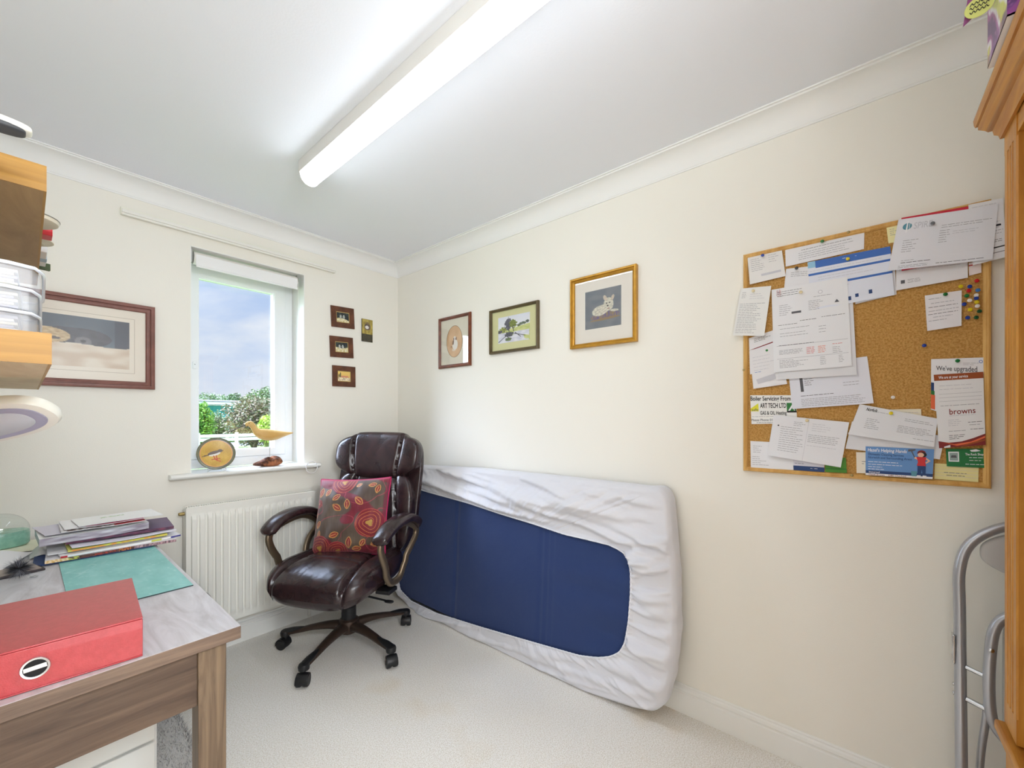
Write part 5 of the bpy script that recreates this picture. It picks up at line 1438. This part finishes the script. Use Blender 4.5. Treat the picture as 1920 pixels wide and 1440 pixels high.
paper('bill', 'long printed bill with red figures pinned by the cream pin at upper left', 'bill', [(-2.4020, 1.7270), (-2.6210, 1.7280), (-2.6330, 1.4240), (-2.4110, 1.4180)], 3, (234, 235, 239),
      [('lines', .08, .035, .48, .11, 3, 'd', .7), ('disc', .66, .12, .03, 'lg'), ('disc', .66, .12, .021, 'w', .0005), ('lines', .57, .155, .80, .18, 1, 'g'), ('lines', .10, .20, .30, .34, 6, 'g', .5), ('lines', .50, .20, .72, .32, 6, 'g', .6), ('rect', .27, .30, .40, .325, 'd'), ('poly', [(.83, .265), (.86, .23), (.89, .265)], 'd'),
       ('lines', .38, .41, .60, .43, 1, 'k'), ('lines', .66, .395, .95, .43, 1, 'd'), ('lines', .08, .43, .34, .47, 1, 'd'), ('lines', .10, .48, .5, .51, 1, 'g'), ('lines', .10, .535, .48, .60, 2, 'g', .8), ('lines', .62, .50, .72, .60, 3, 'g', .7),
       ('rect', .05, .69, .97, .693, 'g'), ('lines', .08, .675, .55, .71, 1, 'd'), ('lines', .08, .74, .42, .80, 4, 'g', .8), ('lines', .45, .735, .56, .82, 5, 'r', .8), ('lines', .60, .735, .70, .82, 5, 'o', .8), ('lines', .78, .72, .90, .75, 1, 'r'), ('lines', .78, .76, .90, .84, 4, 'g', .6), ('rect', .05, .845, .97, .848, 'g'),
       ('lines', .08, .86, .50, .96, 6, 'g', .4), ('lines', .62, .86, .70, .96, 5, 'g', .8), ('lines', .85, .86, .92, .95, 5, 'g', .6)], .005, seed=6)
paper('letter', 'narrow white letter hanging over the left edge of the board frame', 'letter', [(-2.3010, 1.7510), (-2.4020, 1.7410), (-2.3800, 1.5560), (-2.2750, 1.5720)], 6, (232, 232, 230), [('lines', .08, .08, .25, .22, 4, 'g', .6), ('lines', .35, .12, .9, .26, 3, 'lg', .5), ('lines', .06, .32, .9, .96, 18, 'g', .55)], .003, seed=7)
paper('letter', 'white letter with a dark red rule, lower left of the long bill', 'letter', [(-2.3270, 1.5570), (-2.4110, 1.5780), (-2.4160, 1.4350), (-2.3310, 1.4170)], 0, WP, [('lines', .2, .06, .85, .18, 3, 'd', .6), ('poly', [(.0, .335), (.92, .29), (.92, .32), (.0, .355)], 'mr')], .002, seed=8)
paper('letter', 'white form with a green dot below the letter with the red rule', 'form', [(-2.3290, 1.5100), (-2.4210, 1.5240), (-2.4510, 1.3740), (-2.3430, 1.3610)], 1, (230, 229, 232), [('disc', .60, .10, .045, 'gn'), ('lines', .08, .18, .9, .60, 5, 'lg', .4), ('lines', .1, .58, .3, .62, 1, 'b'), ('poly', [(.12, .78), (.72, .70), (.72, .84), (.16, .90)], 'lg')], .003, seed=9)
paper('letter', 'white council letter emerging from below the long bill', 'letter', [(-2.4520, 1.4360), (-2.6720, 1.4540), (-2.6880, 1.2980), (-2.4670, 1.2820)], 1, (226, 228, 238), [('rect', .14, .30, .18, .62, 'd'), ('lines', .20, .32, .34, .50, 4, 'd', .5), ('lines', .68, .48, .92, .60, 2, 'g', .7), ('lines', .13, .70, .55, .74, 1, 'k'), ('lines', .13, .78, .92, .97, 5, 'g', .9)], .005, seed=10)
paper('advert', 'white boiler servicing advert with a yellow triangle at the left of the board', 'advert', [(-2.3310, 1.3370), (-2.4760, 1.3320), (-2.4810, 1.2300), (-2.3360, 1.2260)], 0, (238, 238, 236),
      [('text', 'Boiler Servicing From £', .0, .19, .155, 'k', .98, .018), ('text', 'ART TECH LTD', .22, .44, .165, 'k', .79, .022), ('text', 'GAS & OIL Heating', .21, .68, .13, 'k', .79, .015),
       ('poly', [(.18, .28), (.18, .56), (.0, .56), (.0, .46)], 'y'), ('text', 'safe', .02, .545, .09, 'd', .17, .01), ('rect', .80, .27, .99, .58, 'gn'), ('poly', [(.82, .56), (.93, .29), (.97, .56)], 'w', .0006), ('poly', [(.86, .56), (.93, .40), (.95, .56)], 'gn', .0008), ('rect', .80, .55, 1.0, .61, 'k', .0007),
       ('lines', .02, .72, .60, .78, 1, 'g'), ('text', 'Please Phone 01362', .0, .90, .085, 'd', .60, .006), ('lines', .12, .93, .55, .99, 1, 'd')], .002, seed=11)
paper('letter', 'folded white letter with a vertical crease at the lower left of the board', 'letter', [(-2.4090, 1.2610), (-2.6260, 1.2350), (-2.6040, 1.0820), (-2.3900, 1.1110)], 3, (230, 231, 236), [('disc', .09, .24, .012, 'k'), ('lines', .13, .24, .48, .86, 12, 'g', .6), ('lines', .30, .10, .46, .22, 3, 'g', .5), ('lines', .55, .10, .80, .30, 4, 'lg', .6), ('lines', .52, .36, .92, .56, 5, 'g', .9), ('lines', .52, .60, .9, .66, 1, 'lg'), ('rect', .495, .0, .499, 1, 'lg')], .010, seed=12, wob=.003)
paper('letter', 'white sheet in the bottom left corner of the board', 'letter', [(-2.3320, 1.1610), (-2.4730, 1.1580), (-2.4700, 1.0610), (-2.3340, 1.0590)], 0, (234, 235, 240), [('lines', .06, .15, .3, .45, 4, 'g', .4), ('lines', .04, .55, .45, .92, 5, 'g', .4)], .002, seed=13)
paper('business_card', 'white card with a navy strip on the bottom edge of the board', 'card', [(-2.4670, 1.1170), (-2.5590, 1.1150), (-2.5590, 1.0610), (-2.4700, 1.0610)], 1, (222, 222, 234), [('rect', 0, .70, 1, 1, 'n'), ('lines', .05, .50, .35, .62, 1, 'd'), ('lines', .05, .78, .8, .86, 1, 'w')], .001, seed=14)
paper('business_card', 'green card standing beside the navy striped card at the bottom', 'card', [(-2.5610, 1.1080), (-2.6170, 1.1150), (-2.6200, 1.0630), (-2.5610, 1.0620)], 1, (84, 146, 58), [('rect', .0, .72, 1, .78, 'gn'), ('rect', .0, .3, .5, .34, 'gn')], .001, seed=15)
paper('letter', 'cream sheet mostly hidden behind the letter with the yellow pin', 'letter', [(-2.7160, 1.2770), (-2.7990, 1.2780), (-2.8010, 1.2230), (-2.7190, 1.2220)], 0, CRM, [('lines', .55, .15, .95, .35, 2, 'lg')], .001, seed=16)
paper('letter', 'back sheet of the slanting letter at the bottom of the board', 'letter', [(-2.6330, 1.2380), (-2.8510, 1.1940), (-2.8390, 1.1240), (-2.6160, 1.1460)], 1, WP2, [], .004, seed=17)
paper('letter', 'slanting white letter pinned with the yellow pin at the bottom of the board', 'letter', [(-2.6530, 1.2960), (-2.8350, 1.2480), (-2.8260, 1.1610), (-2.6230, 1.1950)], 3, (229, 231, 236), [('text', 'Norfolk', .11, .16, .10, 'k', .26, .02, .2), ('lines', .26, .13, .48, .16, 1, 'g'), ('lines', .16, .38, .34, .74, 6, 'g', .6), ('lines', .62, .18, .98, .30, 2, 'g', .7), ('lines', .56, .44, .99, .70, 5, 'g', .7), ('lines', .76, .80, .99, .84, 1, 'g')], .006, seed=18, wob=.002)
paper('business_card', 'cream card behind the left end of the blue flyer', 'card', [(-2.6440, 1.1350), (-2.6910, 1.1370), (-2.6910, 1.0670), (-2.6450, 1.0650)], 0, (238, 230, 214), [('lines', .3, .4, .6, .6, 2, 'd')], .001, seed=19)
paper('flyer', 'blue cleaning service flyer with a cartoon cleaner in the lower part of the board', 'flyer', [(-2.6680, 1.1560), (-2.8270, 1.1540), (-2.8230, 1.0630), (-2.6680, 1.0620)], 4, (104, 148, 204),
      [('text', "Hazel's Helping Hands", .03, .17, .115, 'w', .62, .012, .1), ('text', 'Domestic Cleaning Services', .04, .30, .085, 'n', .58, .004), ('text', 'Norwich and Surrounding Areas', .04, .41, .080, 'n', .70, .004),
       ('lines', .04, .50, .50, .56, 1, 'w'), ('lines', .04, .59, .56, .65, 1, 'w'), ('lines', .04, .68, .26, .72, 1, 'w'), ('lines', .04, .755, .30, .795, 1, 'w'), ('rect', 0, .83, 1, .93, 'n'), ('text', 'Insured', .05, .905, .055, 'w', .22, .01), ('rect', 0, .93, 1, 1, 'w'), ('text', 'Hazel Brown    DBS Checked', .05, .99, .055, 'mr', .62, .01),
       ('poly', [(.64, .04), (.74, .02), (.745, .06), (.70, .10), (.74, .30), (.73, .31), (.68, .10), (.64, .12)], 'd', .0006),
       ('disc', .83, .15, .060, 'mr', .0006), ('disc', .85, .20, .052, 'k', .0007), ('disc', .82, .21, .045, 'p', .0009), ('poly', [(.76, .28), (.90, .28), (.885, .45), (.90, .58), (.77, .58), (.785, .45)], 'r', .0010), ('poly', [(.74, .28), (.77, .30), (.78, .38), (.73, .34)], 'p', .0009),
       ('poly', [(.90, .30), (.96, .40), (.90, .50), (.89, .46), (.925, .40), (.885, .34)], 'p', .0009), ('poly', [(.78, .58), (.895, .58), (.90, .92), (.86, .92), (.845, .70), (.825, .92), (.785, .90)], 'n', .0010), ('poly', [(.78, .90), (.83, .90), (.83, .97), (.77, .97)], 'w', .0012), ('poly', [(.86, .90), (.91, .90), (.92, .96), (.86, .97)], 'w', .0012),
       ('poly', [(.69, .77), (.78, .77), (.77, .94), (.70, .94)], 't', .0011)], .002, seed=20)
paper('brochure', 'white brochure behind the long leaflet, headed with an upgrade notice', 'brochure', [(-2.8210, 1.4310), (-2.9280, 1.4260), (-2.9320, 1.2250), (-2.8200, 1.2760)], 1, (236, 236, 240),
      [('text', "We've upgraded", .10, .215, .085, 'd', .88, .012), ('lines', .62, .07, .92, .12, 2, 'lg'), ('disc', .95, .06, .035, 'b'), ('disc', .95, .06, .024, 'w', .0006), ('rect', -.0, .46, .06, .62, 'n'), ('rect', 0, .70, .08, .98, 'o'), ('rect', 0, .62, .07, .70, 'gn')], .002, seed=21)
paper('leaflet', 'tall white leaflet with a brown band and burgundy swirl at the right of the board', 'leaflet', [(-2.8260, 1.3820), (-2.9270, 1.3840), (-2.9310, 1.1720), (-2.8370, 1.1580)], 3, (234, 234, 236),
      [('rect', 0, 0, 1, .085, 'br'), ('text', 'We are at your service', .10, .062, .040, 'w', .70, .012), ('lines', .10, .14, .85, .24, 2, 'lg', .7), ('rect', .08, .27, .96, .273, 'g'), ('rect', .08, .32, .96, .323, 'g'), ('rect', .08, .37, .96, .373, 'g'), ('lines', .10, .42, .9, .45, 1, 'g'),
       ('text', 'browns', .27, .555, .080, 'mr', .82, .006), ('lines', .27, .565, .82, .585, 1, 'lg'), ('lines', .24, .62, .6, .72, 4, 'lg', .5), ('lines', .66, .66, .95, .70, 1, 'd'), ('lines', .68, .70, .9, .73, 1, 'g'), ('lines', .24, .77, .60, .80, 1, 'g'), ('lines', .70, .76, .97, .79, 1, 'd'), ('lines', .24, .83, .62, .90, 3, 'd', .5),
       ('poly', [(0, .905), (.22, .935), (.5, .93), (.75, .895), (1, .845), (1, 1), (0, 1)], 'mr'), ('poly', [(.1, .925), (.35, .96), (.7, .94), (1, .875), (1, .90), (.75, .955), (.4, .985)], 'o', .0008), ('poly', [(.45, .99), (.8, .94), (1, .92), (1, .94), (.8, .965), (.6, .99)], 'br', .0009)], .003, seed=22)
paper('business_card', 'green card with a small square photo below the tall leaflet', 'card', [(-2.8520, 1.1560), (-2.9310, 1.1610), (-2.9310, 1.1050), (-2.8540, 1.1040)], 1, (40, 118, 66),
      [('rect', .06, .16, .34, .72, 'w'), ('rect', .09, .22, .31, .66, 'gg', .0006), ('poly', [(.12, .50), (.28, .50), (.26, .36), (.14, .36)], 'd', .0009), ('poly', [(.62, .08), (.78, .03), (.90, .12), (.76, .16), (.66, .16)], 'w'), ('text', 'The Rock Shop', .50, .36, .13, 'w', .96, .01), ('lines', .60, .44, .95, .52, 1, 'w'), ('lines', .60, .60, .9, .66, 1, 'w'), ('lines', .5, .80, .98, .88, 1, 'w')], .001, seed=23)
paper('business_card', 'pale yellow striped card in the bottom right corner of the board', 'card', [(-2.8290, 1.1110), (-2.9190, 1.1090), (-2.9180, 1.0620), (-2.8280, 1.0630)], 0, (232, 222, 158), [('rect', 0, .15, 1, .18, 'c'), ('rect', 0, .32, 1, .36, 'c'), ('rect', 0, .55, 1, .60, 'c'), ('rect', 0, .74, 1, .79, 'c'), ('lines', .22, .48, .74, .62, 1, 'd'), ('lines', .28, .66, .70, .74, 1, 'd')], .001, seed=24)
paper('letter', 'white letter with a round blue logo pinned at the top right of the board', 'letter', [(-2.7470, 1.8790), (-2.9550, 1.8580), (-2.9420, 1.7020), (-2.7220, 1.7200)], 7, (230, 231, 238),
      [('disc', .115, .16, .050, 't'), ('poly', [(.106, .06), (.120, .06), (.122, .28), (.104, .28)], 'w', .0007), ('poly', [(.135, .09), (.142, .09), (.142, .25), (.138, .25)], 'w', .0007), ('text', 'SPIRE', .185, .225, .125, 'lg', .38), ('lines', .48, .22, .96, .30, 2, 'g', .8), ('lines', .47, .32, .58, .58, 6, 'g', .6), ('lines', .60, .36, .86, .44, 2, 'lg', .7),
       ('lines', .10, .42, .28, .68, 6, 'g', .5), ('lines', .12, .82, .25, .84, 1, 'g'), ('lines', .12, .86, .42, .89, 1, 'k'), ('lines', .10, .92, .42, .98, 2, 'g', .9), ('lines', .48, .94, .92, .965, 1, 'd')], .006, seed=25, wob=.003)
paper('document_wallet', 'red and white papers behind the letter with the round logo', 'papers', [(-2.7540, 1.8840), (-2.9010, 1.8730), (-2.9220, 1.7230), (-2.7540, 1.7140)], 5, (206, 44, 66), [], .003, seed=26)
paper('letter', 'large white letter sticking out past the right edge of the board frame', 'letter', [(-2.8970, 1.8770), (-2.9640, 1.8740), (-2.9690, 1.7040), (-2.9050, 1.6950)], 6, WP, [('lines', .1, .04, .8, .10, 1, 'lg'), ('lines', .6, .35, .95, .60, 5, 'g', .5), ('rect', .72, .42, .90, .45, 'k'), ('lines', .6, .66, .95, .72, 2, 'd', .5), ('rect', .55, .79, 1, .81, 'k'), ('rect', .55, .88, 1, .89, 'd')], .003, seed=27)
paper('letter', 'white letter with a small dark stamp emerging below the round logo letter', 'letter', [(-2.7420, 1.7510), (-2.8970, 1.7290), (-2.8970, 1.6640), (-2.7420, 1.6570)], 1, (232, 232, 236), [('rect', .07, .68, .13, .80, 'd'), ('lines', .17, .66, .36, .82, 3, 'g', .6), ('lines', .04, .30, .9, .40, 1, 'lg')], .003, seed=28)
paper('letter', 'small pinkish white corner of paper at the right above the loose pins', 'note', [(-2.8990, 1.7090), (-2.9240, 1.7100), (-2.9240, 1.6740), (-2.9000, 1.6700)], 0, (238, 226, 226), [('rect', 0, .2, .8, .28, 'r')], .001, seed=29)
paper('sticky_note', 'pale yellow sticky note beside the round logo letter', 'note', [(-2.7190, 1.8690), (-2.7520, 1.8660), (-2.7540, 1.8120), (-2.7240, 1.8140)], 0, (240, 232, 176), [('lines', .2, .15, .8, .6, 4, 'g', .4)], .001, seed=30)
paper('handwritten_note', 'torn white handwritten note under the green pin beside the loose pins', 'note', [(-2.8070, 1.6290), (-2.8850, 1.6300), (-2.8840, 1.5240), (-2.8120, 1.5180)], 1, (234, 232, 236), [('lines', .10, .10, .45, .16, 1, 'g'), ('lines', .16, .22, .80, .30, 1, 'g'), ('lines', .08, .33, .90, .40, 1, 'd'), ('lines', .08, .44, .92, .50, 1, 'g'), ('lines', .06, .53, .90, .59, 1, 'd'), ('lines', .2, .62, .75, .68, 1, 'g'), ('lines', .06, .72, .6, .76, 1, 'g')], .004, seed=31, wob=.002)

PINC = {'red': (196, 30, 40), 'yellow': (226, 206, 40), 'blue': (34, 66, 160), 'light blue': (60, 120, 190), 'green': (30, 116, 60), 'dark green': (26, 84, 50), 'white': (236, 232, 228), 'cream': (228, 214, 170), 'grey': (120, 124, 130), 'dark': (52, 56, 62)}
def pin(yz, colr, label, x=-.0125):
    t = thing('push_pin', label, 'push pin', (x, yz[0], yz[1]), 0, 'push pins on the cork board')
    m = mat('pin_' + colr.replace(' ', '_'), PINC[colr], .25, coat=.3)
    Mx = Matrix.Rotation(radians(-90), 4, 'Y') @ Matrix.Rotation(radians(12), 4, 'X')
    b = MB(); b.lathe([(.0022, 0), (.0022, .0045), (.0050, .0055), (.0055, .0075), (.0045, .0092), (.0016, .0100)], 18, M=Mx); b.build('head', m, t)
    b = MB(); b.lathe([(.0004, .002), (.0005, -.004 - (-x - .0125)), (.0001, -.006 - (-x - .0125))][::-1], 6, M=Mx); b.build('point', M_CHROME, t)
for yz, c_, lab, x in (
    ((-2.3730, 1.8610), 'blue', 'blue push pin holding the folded receipt at the top left', -.0165), ((-2.5520, 1.8650), 'green', 'green push pin holding the letter strip along the top', -.014), ((-2.6210, 1.7860), 'yellow', 'yellow push pin holding the blue form', -.016),
    ((-2.4780, 1.7890), 'dark', 'dark push pin holding the small sheet left of the blue form', -.014), ((-2.4910, 1.6990), 'cream', 'cream push pin holding the long bill', -.0195), ((-2.3430, 1.7320), 'cream', 'cream push pin holding the narrow letter over the left frame edge', -.0235),
    ((-2.5090, 1.2410), 'cream', 'cream push pin on the crease of the folded letter at lower left', -.0185), ((-2.7280, 1.2650), 'yellow', 'yellow push pin holding the slanting letter at the bottom', -.0185), ((-2.8740, 1.4200), 'green', 'green push pin holding the brochure at the right', -.015),
    ((-2.8210, 1.8420), 'grey', 'grey push pin holding the letter with the round logo', -.0250), ((-2.8490, 1.6230), 'green', 'green push pin holding the torn handwritten note', -.0145), ((-2.8040, 1.4740), 'blue', 'lone blue push pin in the bare cork right of centre', -.0105),
    ((-2.7330, 1.3160), 'white', 'lone white push pin in the bare cork above the slanting letter', -.0105),
    ((-2.9130, 1.6510), 'red', 'red push pin topmost in the loose cluster', -.0105), ((-2.8810, 1.6410), 'yellow', 'yellow push pin at the upper left of the loose cluster', -.0105), ((-2.8990, 1.6370), 'blue', 'blue push pin directly above a red one in the loose cluster', -.0105),
    ((-2.8970, 1.6250), 'red', 'red push pin just below a blue one in the loose cluster', -.0105), ((-2.9150, 1.6230), 'light blue', 'light blue push pin beside the board frame in the loose cluster', -.0105), ((-2.8930, 1.6110), 'green', 'green push pin near the top of the handwritten note', -.0105),
    ((-2.9120, 1.6090), 'white', 'white push pin touching a blue one in the loose cluster', -.0105), ((-2.9120, 1.6000), 'blue', 'blue push pin touching the white one above it', -.0105), ((-2.8990, 1.5960), 'white', 'white push pin in the middle of the loose cluster', -.0105),
    ((-2.9130, 1.5890), 'yellow', 'yellow push pin between a blue and a white pin near the frame', -.0105), ((-2.8880, 1.5870), 'blue', 'blue push pin at the right edge of the handwritten note', -.0105), ((-2.9140, 1.5770), 'white', 'white push pin below the yellow one near the frame', -.0105),
    ((-2.9000, 1.5690), 'yellow', 'lowest yellow push pin in the loose cluster', -.0105), ((-2.9180, 1.5610), 'dark green', 'dark green push pin closest to the frame', -.0105), ((-2.8950, 1.5460), 'blue', 'lowest blue push pin in the loose cluster', -.0105), ((-2.9120, 1.5440), 'dark green', 'lowest dark green push pin in the loose cluster', -.0105)):
    pin(yz, c_, lab, x)
y_, z_ = (-2.4240, 1.7120)
b = MB(); s = .0042
b.sweep([(-.0225, y_ + q[0] * s, z_ + q[1] * s) for q in ((-.8, 2.4), (-.8, -1.6), (-.3, -2.2), (.3, -1.6), (.3, 1.4), (.7, 2.0), (1.1, 1.4), (1.1, -2.6), (.3, -3.6), (-1.2, -3.4), (-1.5, -2.4), (-1.5, 2.0))], .0005, 5)
tag(b.build('paper_clip', mat('pink_wire', (206, 110, 110), .3, .5)), 'pink wire paper clip at the top left corner of the long bill', 'paper clip')

# ------------------------------------------------------------------ outside the window
ZG = -.30
M_GRASS = mat('grass', (96, 124, 60), .9, rgb2=(132, 150, 92), vscale=3, bump=.3, bscale=40)
b = MB(); b.box(-25, 70, .32, 23.2, ZG - .2, ZG); b.box(-25, 70, 27.2, 90, ZG - .2, ZG); o = b.build('ground_1', M_GRASS, smooth=0); tag(o, 'mown grass of the garden and verge outside the window', 'grass', kind='stuff')
b = MB(); b.box(-25, 70, 23.2, 27.2, ZG - .2, ZG + .01); o = b.build('road', mat('pale_tarmac', (150, 150, 150), .9, var=.06, vscale=6), smooth=0); tag(o, 'pale tarmac road beyond the white rail fence', 'road', kind='structure')
b = MB(); b.prism([(-25, 27.2), (70, 27.2), (70, 28.9), (-25, 28.9)], ZG, ZG + .28); o = b.build('grass_bank', M_GRASS, smooth=0); tag(o, 'low green grass bank on the far side of the road', 'grass bank')
t = thing('rail_fence', 'white two-rail post fence across the garden outside the window', 'fence', (3.5, 15.9, ZG))
M_FW = mat('white_fence_paint', (244, 246, 250), .6)
for z0 in (.80, .655):
    b = MB(); b.box(-9, 9, -.02, .02, z0, z0 + .115); b.build('rail', M_FW, t, bevel=.005)
for k in range(-5, 6):
    b = MB(); b.box(k * 1.22 + .02 - .055, k * 1.22 + .02 + .055, -.075, -.02, 0, .96); b.prism([(k * 1.22 + .02 - .055, -.075), (k * 1.22 + .02 + .055, -.075), (k * 1.22 + .02 + .055, -.02), (k * 1.22 + .02 - .055, -.02)], .96, .98); b.build('post', M_FW, t, bevel=.006)
# neighbouring bungalow with teal wall
t = thing('bungalow', 'low bungalow with a teal wall, brick base and white fascia across the road', 'building', (6.5, 29.5, ZG))
M_TEAL = mat('teal_boarding', (40, 150, 160), .6, rgb2=(60, 172, 178), vscale=2, stretch=(8, 8, .4))
b = MB(); b.box(-1.6, 1.3, 1.2, 6, .45, 2.35); b.build('teal_wall', M_TEAL, t)
b = MB(); b.box(-6, 1.3, 1.15, 6.05, 0, .45); b.box(-1.6, 1.3, 1.05, 1.2, .45, .52); b.build('brick_base', mat('pinkish_brick', (176, 140, 128), .9, rgb2=(150, 116, 104), vscale=12), t)
b = MB(); b.box(1.3, 6, 1.4, 6, 0, 2.2); b.build('brick_wall', MATS['pinkish_brick'], t)
b = MB(); b.box(-2.2, 4.2, .75, .82, 2.44, 2.62); b.box(-2.2, 4.2, .80, 1.6, 2.38, 2.42); b.build('fascia', M_FW, t)
b = MB(); vs = [(-2.3, .72, 2.62), (4.3, .72, 2.62), (4.3, 5.5, 2.85), (-2.3, 5.5, 2.85), (-2.3, .72, 2.66), (4.3, .72, 2.66), (4.3, 5.5, 2.90), (-2.3, 5.5, 2.90)]
b.add(vs, [(0, 1, 2, 3), (7, 6, 5, 4), (0, 4, 5, 1), (1, 5, 6, 2), (2, 6, 7, 3), (3, 7, 4, 0)]); b.build('roof', mat('pale_grey_roof', (120, 124, 134), .7), t)
t = thing('gable_house', 'white bargeboard and grey gable roof end at the left of the view', 'building', (1.9, 29.2, ZG))
b = MB(); vs = [(-4, 0, 5.2), (3.0, 0, 2.62), (3.0, 0, 2.38), (-4, 0, 4.70)]; vs += [(x, y + .15, z) for x, y, z in vs]
b.add(vs, [(0, 1, 2, 3), (7, 6, 5, 4), (0, 4, 5, 1), (1, 5, 6, 2), (2, 6, 7, 3), (3, 7, 4, 0)]); b.build('bargeboard', M_FW, t)
b = MB(); vs = [(-4, -.1, 5.28), (3.2, -.1, 2.64), (3.2, .8, 2.64), (-4, .8, 5.28)]; vs += [(x, y, z + .08) for x, y, z in vs]
b.add(vs, [(0, 1, 2, 3), (7, 6, 5, 4), (0, 4, 5, 1), (1, 5, 6, 2), (2, 6, 7, 3), (3, 7, 4, 0)]); b.build('roof', mat('slate_roof', (112, 116, 120), .8), t)
b = MB(); b.prism([(-4, .15), (2.4, .15), (2.4, .75), (-4, .75)], 0, 2.3); b.add([(-4, .2, 2.3), (2.4, .2, 2.3), (2.4, .2, 2.6), (-4, .2, 4.9)], [(0, 1, 2, 3)]); b.build('wall', mat('white_render', (176, 174, 170), .8), t)
def bush(name, label, cat, c, r, n, cols, leaf, seed, squash=1.0, trunk=True):
    t = thing(name, label, cat, (c[0], c[1], ZG))
    rnd = random.Random(seed); b = MB(); H = c[2] - ZG
    for i in range(n):
        d = Vector((rnd.gauss(0, 1), rnd.gauss(0, 1), rnd.gauss(0, 1))).normalized()
        k = rnd.uniform(.55, 1.0) * (1 + .22 * noise.noise(d * 2.2 + Vector((seed, 0, 0))))
        p = Vector((d.x * r[0] * k, d.y * r[1] * k, H + d.z * r[2] * k))
        if p.z < .14: p.z = rnd.uniform(.14, .4)
        a = Vector((rnd.gauss(0, 1), rnd.gauss(0, 1), rnd.gauss(0, .6))).normalized() * leaf * rnd.uniform(.6, 1.2); e = a.cross(Vector((rnd.gauss(0, 1), rnd.gauss(0, 1), rnd.gauss(0, 1)))).normalized() * leaf * .45
        b.add([p - a, p - e, p + a, p + e], [(0, 1, 2, 3)], i % len(cols))
    b.build('foliage', [mat('leaf_%d_%d_%d' % c_, c_, .6) for c_ in cols], t, smooth=0, fixn=False)
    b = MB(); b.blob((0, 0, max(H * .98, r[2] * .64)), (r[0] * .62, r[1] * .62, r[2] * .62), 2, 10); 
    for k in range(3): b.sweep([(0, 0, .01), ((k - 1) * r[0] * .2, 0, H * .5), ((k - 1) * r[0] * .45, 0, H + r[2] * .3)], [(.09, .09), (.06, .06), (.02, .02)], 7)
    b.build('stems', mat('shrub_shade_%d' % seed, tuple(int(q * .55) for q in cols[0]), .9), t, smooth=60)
    return t
bush('shrub', 'large grey-green and brown shrub filling the right of the window view', 'shrub', (5.55, 20.3, 1.05), (1.35, 1.1, 1.30), 7000, [(136, 128, 100), (112, 124, 84), (156, 142, 120), (96, 108, 76), (150, 132, 112)], .075, 21)
bush('shrub', 'tall feathery green shrub top at the far right of the window view', 'shrub', (7.35, 24.2, 1.60), (1.15, .9, 1.50), 4200, [(104, 132, 84), (128, 150, 96), (90, 116, 76)], .085, 22)
bush('shrub', 'yellow-green bush low at the right edge of the window view', 'shrub', (5.12, 17.35, .75), (.42, .4, .62), 2600, [(176, 198, 84), (150, 180, 70), (200, 214, 110)], .065, 23)
bush('shrub', 'bright green bush at the left edge of the window view', 'shrub', (2.95, 18.6, .95), (.55, .6, 1.00), 3600, [(96, 152, 60), (128, 176, 74), (72, 124, 52), (150, 190, 84)], .065, 24)
bush('shrub', 'wispy grey-green shrub in front of the teal wall', 'shrub', (4.45, 22.0, .75), (.55, .6, .85), 1500, [(128, 140, 96), (150, 152, 112), (112, 130, 90)], .06, 25)
bush('tree', 'distant round-headed dark green tree on the skyline', 'tree', (18.66, 69.3, 2.9), (1.8, 1.7, 2.0), 4500, [(86, 116, 70), (104, 130, 82), (72, 98, 62)], .16, 26)
bush('tree', 'distant loose green tree behind the grey roofs at the left', 'tree', (11.35, 51.6, 2.6), (2.2, 1.6, 1.4), 2500, [(120, 146, 104), (140, 164, 120), (104, 130, 92)], .13, 27)
t = thing('mast', 'thin distant aerial mast above the round tree', 'mast', (22.9, 66, ZG))
b = MB(); b.cyl((0, 0, 0), (0, 0, 8.2), .05, 8); b.box(-.12, .12, -.05, .05, 6.9, 7.9); b.build('pole', mat('grey_steel', (130, 134, 140), .5), t)
